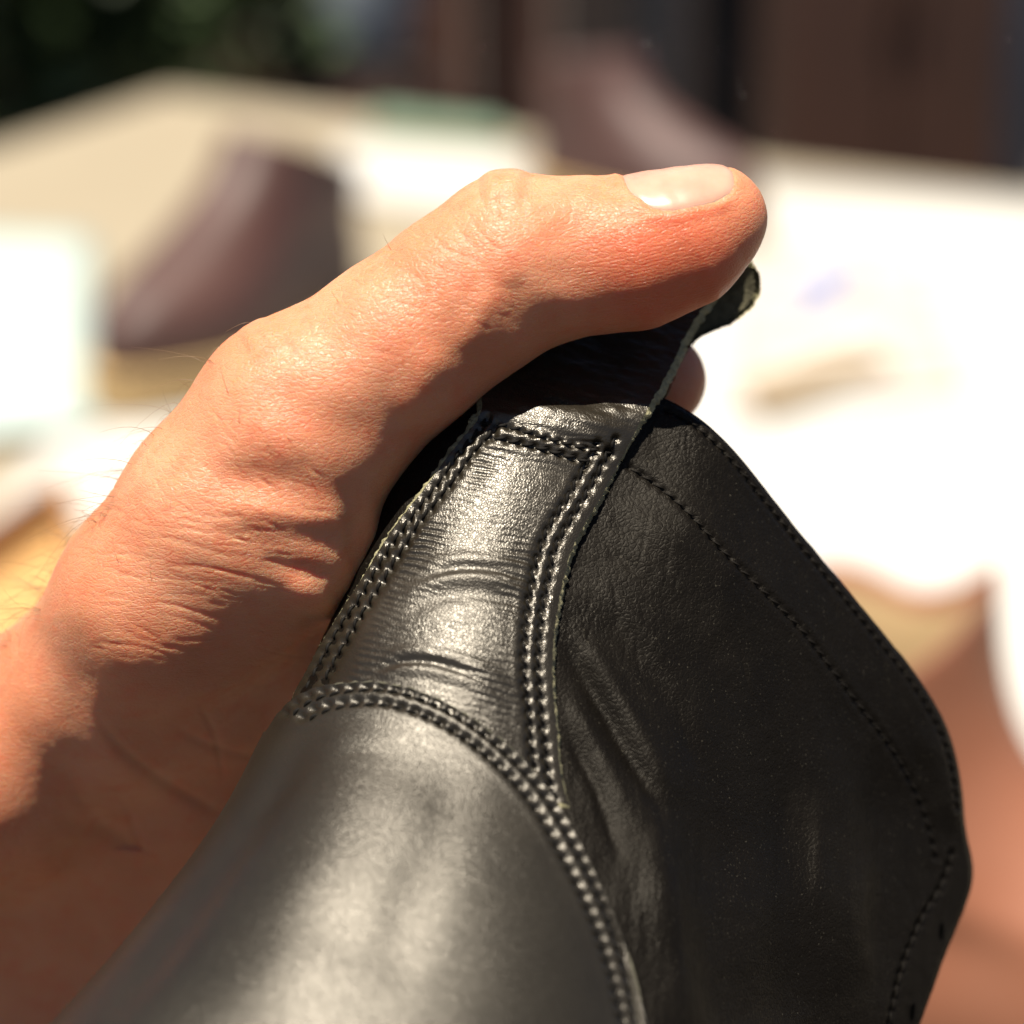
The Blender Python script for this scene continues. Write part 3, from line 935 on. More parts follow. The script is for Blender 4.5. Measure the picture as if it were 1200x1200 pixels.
# nail frame on the thumb
nA = loc(np.array([744., 297, 386])); nB = loc(np.array([882., 252, 386.]))
nx = nB - nA; nlen = np.linalg.norm(nx); nx = nx / nlen
nn_ = np.array([-.1, .93, .36]); nn_ = nn_ - nx * (nn_ @ nx); nn_ /= np.linalg.norm(nn_)
ny = np.cross(nn_, nx)
rel = V - nA
un = (rel @ nx) / nlen; yy = rel @ ny; zz = rel @ nn_
phi = np.degrees(np.arctan2(yy, zz))
near = np.linalg.norm(rel - (rel @ nx)[:, None] * nx, axis=1) < 18
PH = 51.0
ex = (((np.abs(phi) / 54)**3.2 + (np.abs(un - .50) / .44)**3.2)**(1 / 3.2) - .93) * 8.0
ex = np.where(near & (un > -.5) & (un < 1.4), ex, 99)
dh += np.where(un < .80, .26, .08) * np.exp(-((ex - .9) / .75)**2)
dh -= .28 * (1 / (1 + np.exp(ex * 4)))
V = V + Nh * (dh + .06 * fbm(V, .16, 3, 91) + .018 * fbm(V, 1.1, 2, 92))[:, None]
hme = mesh_np('hand', toW(V), F)
# masks for the skin material
def attr(me, name, vals):
    a = me.attributes.new(name, 'FLOAT', 'POINT'); a.data.foreach_set('value', np.asarray(vals, np.float32))
tipw = np.clip(1 - np.linalg.norm(V - loc(np.array([790., 320, 376])), axis=1) / 19, 0, 1)
pad = tipw * (np.abs(phi) > 52)
red = np.clip(pad * 1.6, 0, 1)
attr(hme, 'redness', red)
attr(hme, 'ridges', np.clip(pad * 3, 0, 1) * np.clip((np.abs(phi) - 62) / 14, 0, 1))

def skin_mat():
    m, N, L, b = new_mat('skin')
    tc = N.new('ShaderNodeTexCoord')
    def nz(scale, det=4, rough=.5):
        n = N.new('ShaderNodeTexNoise'); n.inputs['Scale'].default_value = scale; n.inputs['Detail'].default_value = det; n.inputs['Roughness'].default_value = rough
        L.new(tc.outputs['Object'], n.inputs['Vector']); return n
    n1 = nz(55, 5); n2 = nz(230, 4, .6)
    mx = N.new('ShaderNodeMix'); mx.data_type = 'RGBA'
    mx.inputs[6].default_value = (.40, .128, .054, 1); mx.inputs[7].default_value = (.60, .30, .18, 1)
    L.new(n1.outputs[0], mx.inputs[0])
    m2 = N.new('ShaderNodeMix'); m2.data_type = 'RGBA'; m2.inputs[7].default_value = (.50, .15, .075, 1)
    mr = N.new('ShaderNodeMapRange'); mr.inputs[1].default_value = .48; mr.inputs[2].default_value = .7; mr.inputs[4].default_value = .6
    L.new(n2.outputs[0], mr.inputs[0]); L.new(mr.outputs[0], m2.inputs[0]); L.new(mx.outputs[2], m2.inputs[6])
    at = N.new('ShaderNodeAttribute'); at.attribute_name = 'redness'
    m3 = N.new('ShaderNodeMix'); m3.data_type = 'RGBA'; m3.inputs[7].default_value = (.50, .10, .045, 1)
    mm = N.new('ShaderNodeMath'); mm.operation = 'MULTIPLY'; mm.inputs[1].default_value = .6
    L.new(at.outputs['Fac'], mm.inputs[0]); L.new(mm.outputs[0], m3.inputs[0]); L.new(m2.outputs[2], m3.inputs[6])
    L.new(m3.outputs[2], b.inputs['Base Color'])
    b.inputs['Roughness'].default_value = .42
    b.inputs['Specular IOR Level'].default_value = .27
    b.subsurface_method = 'RANDOM_WALK' if hasattr(b, 'subsurface_method') else b.subsurface_method
    b.inputs['Subsurface Weight'].default_value = 1.0
    b.inputs['Subsurface Radius'].default_value = (1.0, .25, .12)
    b.inputs['Subsurface Scale'].default_value = .0036
    # relief: crossing skin lines (two stretched cell patterns), pores, finger ridges on the pad
    def cells(scale, rotz, stretch, depth, prev):
        mp = N.new('ShaderNodeMapping'); mp.inputs['Rotation'].default_value = (rotz[0], rotz[1], rotz[2]); mp.inputs['Scale'].default_value = stretch
        L.new(tc.outputs['Object'], mp.inputs['Vector'])
        wv = N.new('ShaderNodeTexNoise'); wv.inputs['Scale'].default_value = scale * .35; wv.inputs['Detail'].default_value = 2
        L.new(mp.outputs[0], wv.inputs['Vector'])
        ad = N.new('ShaderNodeVectorMath'); ad.operation = 'MULTIPLY_ADD'; ad.inputs[1].default_value = (.8 / scale,) * 3
        L.new(wv.outputs['Color'], ad.inputs[0]); L.new(mp.outputs[0], ad.inputs[2])
        v = N.new('ShaderNodeTexVoronoi'); v.feature = 'DISTANCE_TO_EDGE'; v.inputs['Scale'].default_value = scale
        L.new(ad.outputs[0], v.inputs['Vector'])
        r = N.new('ShaderNodeMapRange'); r.inputs[2].default_value = .14; L.new(v.outputs['Distance'], r.inputs[0])
        bp = N.new('ShaderNodeBump'); bp.inputs['Distance'].default_value = depth; bp.inputs['Strength'].default_value = 1
        L.new(r.outputs[0], bp.inputs['Height'])
        if prev is not None: L.new(prev, bp.inputs['Normal'])
        return bp.outputs[0]
    nrm = cells(900, (0, .2, 0), (.55, 1, 1.6), .00004, None)
    nrm = cells(1500, (.3, .9, .2), (.8, 1, 1.2), .00003, nrm)
    nf = nz(3200, 3, .6)
    bf = N.new('ShaderNodeBump'); bf.inputs['Distance'].default_value = .00004; L.new(nf.outputs[0], bf.inputs['Height']); L.new(nrm, bf.inputs['Normal'])
    # ridges
    mp = N.new('ShaderNodeMapping'); mp.inputs['Rotation'].default_value = (0, math.radians(12), 0); L.new(tc.outputs['Object'], mp.inputs['Vector'])
    wv = N.new('ShaderNodeTexWave'); wv.bands_direction = 'Z'; wv.inputs['Scale'].default_value = 620; wv.inputs['Distortion'].default_value = 1.6
    wv.inputs['Detail'].default_value = 1; wv.inputs['Detail Scale'].default_value = .08
    L.new(mp.outputs[0], wv.inputs['Vector'])
    at2 = N.new('ShaderNodeAttribute'); at2.attribute_name = 'ridges'
    mw = N.new('ShaderNodeMath'); mw.operation = 'MULTIPLY'; L.new(wv.outputs['Fac'], mw.inputs[0]); L.new(at2.outputs['Fac'], mw.inputs[1])
    bw = N.new('ShaderNodeBump'); bw.inputs['Distance'].default_value = .00002; L.new(mw.outputs[0], bw.inputs['Height']); L.new(bf.outputs[0], bw.inputs['Normal'])
    L.new(bw.outputs[0], b.inputs['Normal'])
    rr = N.new('ShaderNodeMapRange'); rr.inputs[3].default_value = .28; rr.inputs[4].default_value = .50
    L.new(n2.outputs[0], rr.inputs[0]); L.new(rr.outputs[0], b.inputs['Roughness'])
    return m
M_skin = skin_mat()
hand = link('hand', hme, M_skin)
tag(hand, 'left hand pinching the pull tab of the black boot between thumb and forefinger', 'hand')

# ---- thumbnail
nu, nphi = 34, 30
us = np.linspace(.05, .945, nu); ph = np.radians(np.linspace(-54, 54, nphi))
NP = np.zeros((nu, nphi, 3))
for i, u in enumerate(us):
    base = nA + nx * nlen * u
    dirs = np.cos(ph)[:, None] * nn_ + np.sin(ph)[:, None] * ny
    lo_, hi_ = np.full(nphi, 2.0), np.full(nphi, 20.0)
    for _ in range(24):
        md_ = (lo_ + hi_) / 2
        inside = hand_sdf(base + dirs * md_[:, None]) < 0
        lo_ = np.where(inside, md_, lo_); hi_ = np.where(inside, hi_, md_)
    rr = lo_
    sr = ((np.abs(np.degrees(ph)) / 54)**3.2 + (abs(u - .50) / .44)**3.2)
    off = .16 - 1.3 * np.clip((sr - .55) / .75, 0, 1)**2 - .34 * np.clip((.5 - u) / .45, 0, 1)**1.5
    NP[i] = base + dirs * (rr + off)[:, None]
m, N_, L_n, b_ = new_mat('nail')
b_.inputs['Base Color'].default_value = (.80, .55, .47, 1)
tcn = N_.new('ShaderNodeTexCoord'); nzn = N_.new('ShaderNodeTexNoise'); nzn.inputs['Scale'].default_value = 300
L_n.new(tcn.outputs['Object'], nzn.inputs['Vector'])
cmx = N_.new('ShaderNodeMix'); cmx.data_type = 'RGBA'; cmx.inputs[6].default_value = (.46, .22, .16, 1); cmx.inputs[7].default_value = (.56, .31, .23, 1)
L_n.new(nzn.outputs[0], cmx.inputs[0]); L_n.new(cmx.outputs[2], b_.inputs['Base Color'])
b_.inputs['Roughness'].default_value = .3
b_.inputs['Subsurface Weight'].default_value = .6; b_.inputs['Subsurface Radius'].default_value = (1, .4, .25); b_.inputs['Subsurface Scale'].default_value = .0015
nail = sheet('thumbnail', NP, .28, [m], hand, face_cam=True, seg=2)

# ---- hairs
hb = BVHTree.FromPolygons([tuple(v) for v in V[::1].tolist()], F.tolist()) if False else None
vis = camf & (np.abs((Nh * (V / np.linalg.norm(V, axis=1, keepdims=True))).sum(1)) < .98)
cand_idx = np.where(UV[:, 2] < 430)[0]
cuv = q2[cand_idx]
def skin_near(px, py, rad=9, contour=False):
    m_ = np.hypot(cuv[:, 0] - px, cuv[:, 1] - py) < rad
    ids = cand_idx[m_]
    if len(ids) == 0: return None
    if contour:
        g = np.abs((Nh[ids] * (V[ids] / np.linalg.norm(V[ids], axis=1, keepdims=True))).sum(1))
        return ids[np.argmin(g)]
    return ids[np.argmin(UV[ids, 2])]
strands = []
contour = curve_pts(np.array([(10, 770), (40, 745), (70, 705), (100, 655), (125, 620), (150, 585), (180, 540), (205, 498), (240, 450), (290, 400), (340, 362)], float), 200)
for k in range(170):
    a = RNG.beta(1.1, 2.6)
    p = contour[int(a * 199)] + RNG.normal(0, 4, 2)
    vi = skin_near(p[0], p[1], 14, True)
    if vi is None: continue
    n = Nh[vi]; base = V[vi] - n * .3
    flow = np.array([-.45, .35, RNG.uniform(-.3, .3)]) + n * .9 + RNG.normal(0, .25, 3)
    flow /= np.linalg.norm(flow)
    bend = np.array([-.2 + RNG.normal(0, .7), -.9 + RNG.normal(0, .6), RNG.normal(0, .6)])
    L_ = RNG.uniform(4.0, 12.0) * (1 - .5 * a)
    strands.append(([base + flow * L_ * u + bend * L_ * .8 * u * u for u in np.linspace(0, 1, 7)], RNG.uniform(.035, .055)))
for (px, py, dx, dy, L_) in [(222, 418, -.1, 1, 4.5), (228, 412, .15, 1, 5), (236, 405, .5, .9, 4.5), (452, 285, -.5, .9, 3.5), (262, 545, .9, -.15, 4), (300, 528, .9, .2, 3),
                             (258, 460, -.2, 1, 6), (270, 500, .15, 1, 5), (130, 660, -.2, 1, 5), (188, 600, .2, 1, 4), (170, 690, 0, 1, 5), (330, 520, .8, -.3, 4), (215, 450, -.8, .6, 4), (390, 350, -.5, .8, 3)]:
    vi = skin_near(px, py, 10, False)
    if vi is None: continue
    n = Nh[vi]; base = V[vi] - n * .2
    d = np.array([dx, dy, .15]) + n * .35; d /= np.linalg.norm(d)
    strands.append(([base + d * L_ * u + np.array([.4, -.3, 0]) * L_ * .3 * u * u for u in np.linspace(0, 1, 7)], .045))
M_hair = simple('arm_hair', (.20, .11, .045), .35, .4, 800, spec=.6, base2=(.09, .045, .02))
hr = link('arm_hair', hair_mesh('arm_hair', strands, .03), M_hair, hand)
hr['kind'] = 'stuff'; hr['label'] = 'sparse fair brown hairs along the back of the hand and wrist'

# ------------------------------------------------------------------ the table and the place behind
def box_bm(bm, c, s, rz=0.0, bev=0.0):
    r = bmesh.ops.create_cube(bm, size=1.0)
    vs = r['verts']
    M = Matrix.Translation(c) @ Matrix.Rotation(rz, 4, 'Z') @ Matrix.Diagonal((s[0], s[1], s[2], 1))
    bmesh.ops.transform(bm, matrix=M, verts=vs)
    if bev:
        es = list({e for v in vs for e in v.link_edges})
        bmesh.ops.bevel(bm, geom=es, offset=bev, segments=2, affect='EDGES', profile=.5)
def box(name, c, s, mat, parent=None, rz=0.0, bev=0.004):
    bm = bmesh.new(); box_bm(bm, Vector(c), s, rz, bev)
    me = bpy.data.meshes.new(name); bm.to_mesh(me); bm.free()
    return link(name, me, mat, parent, smooth=False)
M_table = simple('table_top_paint', (.27, .23, .165), .6, .10, 5, .0004, 40, base2=(.23, .19, .13))
M_legs = simple('table_leg_wood', (.20, .13, .08), .6, .25, 10, .001, 60)
M_paper = simple('white_paper', (.42, .41, .385), .75, .03, 6, .0006, 14)
M_mint = simple('mint_card', (.34, .40, .375), .7, .03, 6, .0004, 20)
M_green = simple('green_card', (.13, .19, .13), .7, .08, 6)
M_ground = simple('paving', (.06, .048, .038), .85, .3, 1.5, .004, 30)
# table quad: far corners from the picture's bearings
cL = table_pt(196, 108); cR = table_pt(1500, 262); lM = table_pt(-160, 222)
ex_ = (cR - cL); ex_ /= np.linalg.norm(ex_)
ey_ = np.array([ex_[1], -ex_[0], 0.0])
if ey_ @ (lM - cL) < 0: ey_ = -ey_
tz = math.atan2(ex_[1], ex_[0])
ledge = (lM - cL); ledge /= np.linalg.norm(ledge)
table = thing('work_table', 'large pale work table in bright sun with shoes and papers on it', 'table', tuple(cL - np.array([0, 0, .75])))
def poly_prism(name, pts, z0, z1, mat, parent):
    bm = bmesh.new()
    lo_v = [bm.verts.new((p[0], p[1], z0)) for p in pts]; hi_v = [bm.verts.new((p[0], p[1], z1)) for p in pts]
    n = len(pts)
    bm.faces.new(hi_v); bm.faces.new(lo_v[::-1])
    for i in range(n): bm.faces.new((lo_v[i], lo_v[(i+1) % n], hi_v[(i+1) % n], hi_v[i]))
    bmesh.ops.recalc_face_normals(bm, faces=bm.faces)
    bmesh.ops.bevel(bm, geom=[e for e in bm.edges if abs(e.verts[0].co.z - z1) < 1e-6 and abs(e.verts[1].co.z - z1) < 1e-6], offset=.003, segments=2, affect='EDGES')
    me = bpy.data.meshes.new(name); bm.to_mesh(me); bm.free()
    return link(name, me, mat, parent, smooth=False)
A = cL; B = cL + ex_ * 2.3; D_ = cL + ledge * 1.05; C2 = np.array([D_[0], .84, .75]); C3 = np.array([B[0] + .1, .84, .75])
poly_prism('table_top', [A, D_, C2, C3, B], .71, .75, M_table, table)
for p in (A + ex_ * .15 + ey_ * .15, B - ex_ * .15 + ey_ * .15, C2 + np.array([.12, .12, 0]), C3 + np.array([-.12, .12, 0]), D_ + np.array([.12, -.05, 0])):
    box('leg', (p[0], p[1], .36), (.07, .07, .70), M_legs, table)

def sheet_on_table(name, pts, z, mat, label, cat='paper', curl=.004):
    """paper laid on the table: four bearing corners, a little warped, 1 mm thick"""
    c = [table_pt(*p) for p in pts]
    n = 14
    P = np.zeros((n, n, 3))
    for i in range(n):
        for j in range(n):
            a, b = i / (n-1), j / (n-1)
            P[i, j] = (c[0] * (1-a) + c[3] * a) * (1-b) + (c[1] * (1-a) + c[2] * a) * b
    P[..., 2] = z + curl * (1 + noise(P[..., :2], 7.0, 11)) * .5
    B_ = P.copy(); B_[..., 2] -= .0008
    V_ = np.concatenate([P.reshape(-1, 3), B_.reshape(-1, 3)])
    F_ = [tuple(f) for f in grid_faces(n, n).tolist()] + [tuple(f) for f in grid_faces(n, n, n*n, True).tolist()]
    rim = [(0, j) for j in range(n)] + [(i, n-1) for i in range(1, n)] + [(n-1, j) for j in range(n-2, -1, -1)] + [(i, 0) for i in range(n-2, 0, -1)]
    ids = [i * n + j for i, j in rim]
    for a, b in zip(ids, ids[1:] + ids[:1]): F_.append((a, b, b + n*n, a + n*n))
    me = mesh_np(name, V_, F_)
    bm = bmesh.new(); bm.from_mesh(me); bmesh.ops.recalc_face_normals(bm, faces=bm.faces); bm.to_mesh(me); bm.free()
    o = link(name, me, mat)
    return tag(o, label, cat)
def printed_mat():
    m, N, L, b = new_mat('printed_sheet')
    tc = N.new('ShaderNodeTexCoord'); n = N.new('ShaderNodeTexNoise'); n.inputs['Scale'].default_value = 14; n.inputs['Detail'].default_value = 2
    L.new(tc.outputs['Object'], n.inputs['Vector'])
    r = N.new('ShaderNodeMapRange'); r.inputs[1].default_value = .5; r.inputs[2].default_value = .6; L.new(n.outputs[0], r.inputs[0])
    mx = N.new('ShaderNodeMix'); mx.data_type = 'RGBA'; mx.inputs[6].default_value = (.37, .33, .29, 1); mx.inputs[7].default_value = (.42, .41, .385, 1)
    L.new(r.outputs[0], mx.inputs[0]); L.new(mx.outputs[2], b.inputs['Base Color']); b.inputs['Roughness'].default_value = .7
    return m
M_print = printed_mat()
pap_r = sheet_on_table('white_paper', [(600, 192), (1560, 272), (1700, 1120), (640, 900)], .7535, M_paper, 'large white paper sheet covering the right half of the table')
pap_l = sheet_on_table('white_paper', [(95, 480), (560, 420), (560, 640), (-40, 640)], .7535, M_paper, 'white paper sheet under the hand at the left, beside the open box')
mint = sheet_on_table('mint_card', [(-300, 278), (110, 292), (112, 520), (-420, 560)], .7605, M_mint, 'pale mint card at the left edge of the table', 'card')
green = sheet_on_table('green_card', [(440, 134), (585, 150), (600, 172), (430, 158)], .7545, M_green, 'small faded green card near the far table edge', 'card', .002)
cream = sheet_on_table('white_paper', [(395, 170), (606, 186), (600, 262), (400, 235)], .7545, M_paper, 'white paper sheet between the brown shoe and the far green card', 'paper', .002)
printed = sheet_on_table('printed_sheet', [(868, 300), (1075, 300), (1130, 470), (850, 500)], .7600, M_print, 'printed sheet with a blue patch lying on the white paper', 'paper', .002)
M_blue = simple('blue_print', (.24, .25, .37), .7, .1, 30)
bp = sheet_on_table('blue_print', [(925, 350), (1000, 318), (1012, 345), (935, 405)], .7640, M_blue, None, None, .001)
bp.name = 'blue_print'; bp.parent = printed
for k_ in ('label', 'category'):
    if k_ in bp: del bp[k_]
M_tan_off = simple('tan_leather_offcut', (.28, .20, .11), .7, .2, 12, .0006, 90)
strip_o = sheet_on_table('leather_offcut', [(870, 478), (1010, 432), (1045, 450), (890, 508)], .7640, M_tan_off, 'small tan leather offcut lying on the printed sheet', 'leather scrap', .010)

# ---- shoes on the table, lofted from horizontal outlines
def loft_boot(name, label, toe, heel, H, colr, sole_col, lining_col, sole_h=.022, slant=.0, peak=0.0, arch=0.0, width=.048, tongue=False, lace_n=4):
    toe = np.array(toe[:2]); heel = np.array(heel[:2])
    ax = toe - heel; Lf_ = np.linalg.norm(ax); ang = math.atan2(ax[1], ax[0])
    root = thing(name, label, 'boot', (heel[0], heel[1], .7555), ang)
    k = Lf_ / .29
    # profile: height, back x, front x, half width (metres, for a 0.29 long boot)
    prof = [(.000, .004, .283, .046), (.012, .000, .288, .049), (.030, .000, .287, .049), (.045, .003, .275, .046), (.058, .006, .245, .042), (.070, .008, .205, .039),
            (.082, .010, .170, .037), (.095, .010, .145, .036), (.110, .008, .130, .036), (.130, .004, .122, .037), (.150, .000, .120, .039), (.175, -.004, .122, .041), (.200, -.006, .126, .043)]
    rows = [p for p in prof if p[0] <= H] 
    nseg = 40
    def ring(z, x0, x1, wd, inset=0.0):
        cx = (x0 + x1) / 2; a = (x1 - x0) / 2 - inset
        pts = []
        for q in range(nseg):
            t = 2 * math.pi * q / nseg
            c_, s_2 = math.cos(t), math.sin(t)
            x = cx + a * math.copysign(abs(c_)**.85, c_)
            u = (x - x0) / (x1 - x0)
            wloc = (wd - inset) * (0.80 + .32 * math.exp(-((u - .70) / .22)**2) if (x1 - x0) > .2 else 1.0)
            y = wloc * math.copysign(abs(s_2)**.8, s_2)
            zz_ = z + slant * (u - .5) * max(0, (z - .06) / .1) + peak * max(0, (z - .08) / .1) * (u**5) + arch * max(0, (z - .08) / .1) * math.exp(-((u - .45) / .25)**2) * (.5 + .5 * s_2)
            pts.append((x * k, y * k, sole_h + zz_ * k))
        return pts
    rings = [ring(*p) for p in rows]
    top = rows[-1]
    rings.append(ring(top[0] + .001, top[1], top[2], top[3], .002)); rings.append(ring(top[0] - .003, top[1], top[2], top[3], .0045))
    n_out = len(rings) - 1
    for p in rows[::-1][1:6]: rings.append(ring(p[0], p[1], p[2], p[3], .0055))
    Vv = [v for r in rings for v in r]; Ff = []; mi = []
    for i in range(len(rings) - 1):
        for q in range(nseg):
            Ff.append((i * nseg + q, i * nseg + (q+1) % nseg, (i+1) * nseg + (q+1) % nseg, (i+1) * nseg + q)); mi.append(0 if i < n_out else 1)
    Ff = np.array(Ff)
    me = mesh_np('upper', Vv, Ff, mi)
    Mt = Matrix.LocRotScale(root.location, root.rotation_euler, root.scale)
    def add(nm, me_, mats, smooth=True):
        o = link(nm, me_, mats, None, smooth); o.parent = root; return o
    u_ = add('upper', me, [colr, lining_col])
    ss = u_.modifiers.new('sub', 'SUBSURF'); ss.levels = 1; ss.render_levels = 2
    # sole and heel and welt
    def slab(nm, z0, z1, grow, x_lo=0.0, x_hi=1.0, mat=sole_col):
        bm = bmesh.new(); lo_v = []; hi_v = []
        for q in range(56):
            t = 2 * math.pi * q / 56; c_, s_2 = math.cos(t), math.sin(t)
            x = .143 + (.145 + grow) * math.copysign(abs(c_)**.85, c_); u = np.clip(x / .288, 0, 1)
            y = (.047 + grow) * (0.80 + .32 * math.exp(-((u - .70) / .22)**2) - .08 * math.exp(-((u - .42) / .12)**2)) * math.copysign(abs(s_2)**.8, s_2)
            x = min(x, x_hi * .288 + grow)
            lo_v.append(bm.verts.new((x * k, y * k, z0))); hi_v.append(bm.verts.new((x * k, y * k, z1)))
        bm.faces.new(hi_v); bm.faces.new(lo_v[::-1])
        for i in range(56): bm.faces.new((lo_v[i], lo_v[(i+1) % 56], hi_v[(i+1) % 56], hi_v[i]))
        bmesh.ops.remove_doubles(bm, verts=bm.verts, dist=1e-5)
        bmesh.ops.recalc_face_normals(bm, faces=bm.faces)
        me_ = bpy.data.meshes.new(nm); bm.to_mesh(me_); bm.free()
        return add(nm, me_, mat, False)
    slab('sole', .008 if sole_h > .03 else .006, sole_h - .002, .006)
    slab('welt', sole_h - .002, sole_h + .003, .008)
    slab('heel_block', .0, .012, .004, x_hi=.30)
    slab('forefoot_tread', .0005, .0085, .003)
    # tongue and laces on the instep
    zt = rows[-1][0]
    def front_x(z): return np.interp(z, [p[0] for p in rows], [p[2] for p in rows])
    if tongue:
        P_ = np.zeros((12, 8, 3))
        for i in range(12):
            z = .075 + (zt + tongue - .075) * i / 11
            for j in range(8):
                y = (j / 7 - .5) * .05
                xx = front_x(min(z, zt)) - .006 - y * y * 4 + max(0, z - zt) * .35
                zz_ = z - (abs(y) / .025)**2.5 * .012 * (i / 11)
                P_[i, j] = (xx * k, y * k, sole_h + zz_ * k)
        B_ = P_.copy(); B_[..., 0] -= .003
        me_ = mesh_np('tongue', np.concatenate([P_.reshape(-1, 3), B_.reshape(-1, 3)]), np.concatenate([grid_faces(12, 8), grid_faces(12, 8, 96, True)]))
        add('tongue', me_, [lining_col])
    for n in range(lace_n):
        z = .068 + n * (zt - .09) / max(1, lace_n - 1)
        bm = bmesh.new()
        prev = None
        for j in range(9):
            y = (j / 8 - .5) * .032
            x = front_x(z) + .0015 - y * y * 6
            ringv = [bm.verts.new(((x + .002 * math.cos(a)) * k, y * k, sole_h + (z + .003 * math.sin(a) + .003 * math.sin(j / 8 * math.pi)) * k)) for a in np.linspace(0, 2 * math.pi, 7)[:-1]]
            if prev:
                for q in range(6): bm.faces.new((prev[q], prev[(q+1) % 6], ringv[(q+1) % 6], ringv[q]))
            prev = ringv
        me_ = bpy.data.meshes.new('lace'); bm.to_mesh(me_); bm.free()
        add('lace', me_, M_lace)
    return root
M_lace = simple('lace_cord', (.06, .04, .035), .7, .2, 400)
M_brownL = simple('brown_boot_leather', (.062, .024, .018), .55, .25, 20, .0004, 90, spec=.5)
M_brownL2 = simple('dark_brown_boot_leather', (.066, .027, .022), .62, .25, 20, .0004, 90, spec=.6)
M_russet = simple('russet_boot_leather', (.26, .115, .068), .5, .2, 14, .0004, 90, spec=.8)
M_russet.node_tree.nodes['Mix'].inputs[6].default_value = (.22, .062, .018, 1)
M_crepe = simple('crepe_sole', (.46, .31, .14), .8, .2, 40, .0008, 200)
M_darklin = simple('dark_lining', (.05, .03, .022), .7, .15, 30)
M_lin = simple('tan_lining', (.50, .34, .17), .75, .15, 30)
heelA = table_pt(412, 380); toeA = table_pt(128, 502)
loft_boot('brown_boot', 'brown ankle boot with a pale crepe sole at the left, toe towards the viewer', toeA, heelA, .111, M_brownL, M_crepe, M_lin, sole_h=.030, slant=.10, lace_n=3)
heelB = table_pt(632, 238); toeB = heelB + np.array([.19, -.17, 0])
loft_boot('brown_boot', 'dark brown boot standing behind the thumb near the far table edge', toeB, heelB, .132, M_brownL2, M_crepe, M_darklin, sole_h=.024, slant=.03, lace_n=3)
heelC = table_pt(785, 1235); toeC = heelC + np.array([.27, -.07, 0])
loft_boot('russet_boot', 'russet tan boot at lower right with a tan tongue above its shaft', toeC, heelC, .150, M_russet, M_crepe, M_lin, sole_h=.028, tongue=0, peak=.062, arch=.035, width=.05, lace_n=4)

# ---- open box at the left edge
M_kraft_shaded = simple('kraft_card_shaded', (.34, .16, .06), .85, .12, 12, .0004, 60)  # wall card is browner: the shade on the walls is put into its colour
M_kraft_lit = simple('kraft_card_lit', (.44, .25, .09), .85, .1, 12, .0004, 60)  # same card for the floor, its sunlit look put into a lighter colour
RZ = .786
cA = table_pt(72, 556, RZ); cL_ = table_pt(-190, 740, RZ); cR_ = table_pt(140, 850, RZ)
obox = thing('cardboard_box', 'shallow open brown cardboard box at the left edge behind the wrist', 'box', (cA[0], cA[1], .7555))
def wall(a, b, z0, z1, nm):
    v = b - a; c = (a + b) / 2
    box(nm, (c[0], c[1], (z0 + z1) / 2), (np.linalg.norm(v[:2]), .007, z1 - z0), M_kraft_shaded, obox, math.atan2(v[1], v[0]), .001)
cN_ = cL_ + cR_ - cA
wall(cA, cL_, .7560, RZ, 'side_panel'); wall(cA, cR_, .7560, RZ, 'side_panel'); wall(cL_, cN_, .7560, RZ, 'side_panel'); wall(cR_, cN_, .7560, RZ, 'side_panel')
poly_prism('base_panel', [cA, cL_, cN_, cR_], .7562, .7600, M_kraft_lit, obox)

# ---- ground, back wall, things behind
gr = mesh_np('ground', [(-80, -20, 0), (80, -20, 0), (80, 200, 0), (-80, 200, 0)], [(0, 1, 2, 3)])
tag(link('ground', gr, M_ground, smooth=False), kind='structure')

M_fence = simple('shaded_fence_board', (.020, .010, .008), .8, .35, 3, .002, 40)  # dark albedo stands in for the shade at the back of the yard
M_brickred = simple('red_brown_board', (.055, .018, .009), .75, .3, 3, .002, 40)
fence = thing('board_fence', 'brown board fence across the back of the yard, its shade put into the colour', 'fence', (0, 6.0, 0))
nb = 0
for i in range(46):
    x = -4.6 + i * .2
    red = -.9 < x < .1
    b_o = box('board', (x, 6.0 + .006 * math.sin(i * 2.1), 1.1), (.19, .025, 2.2), M_brickred if red else M_fence, fence, 0, .004)
for z in (.5, 1.7):
    box('rail', (0, 6.05, z), (9.3, .05, .09), M_fence, fence)
M_cab = simple('brown_cabinet_wood', (.045, .015, .006), .6, .35, 4, .001, 30)
pr = at_dist(915, 200, 3.6); pr2 = at_dist(1185, 200, 3.6)
cab = thing('wooden_cabinet', 'brown wooden cabinet standing behind the right end of the table', 'cabinet', ((pr[0] + pr2[0]) / 2, 3.8, 0))
cxm = (pr[0] + pr2[0]) / 2; cw = pr2[0] - pr[0]
box('carcass', (cxm, 3.85, .62), (cw, .40, 1.16), M_cab, cab, 0, .006)
box('top_panel', (cxm, 3.84, 1.22), (cw + .03, .44, .03), M_cab, cab, 0, .004)
for sgn in (-1, 1):
    dr = box('door', (cxm + sgn * cw * .245, 3.641, .62), (cw * .47, .018, 1.08), M_cab, cab, 0, .003)
    box('handle', (cxm + sgn * .02, 3.625, .75), (.012, .02, .10), M_cab, dr, 0, .002)
M_greyp = simple('grey_cloth', (.17, .18, .19), .8, .2, 8, .002, 60)
M_dkblue = simple('dark_blue_cloth', (.015, .018, .024), .85, .25, 8, .002, 60)
M_pale = simple('pale_blue_enamel', (.34, .39, .42), .5, .1, 8)
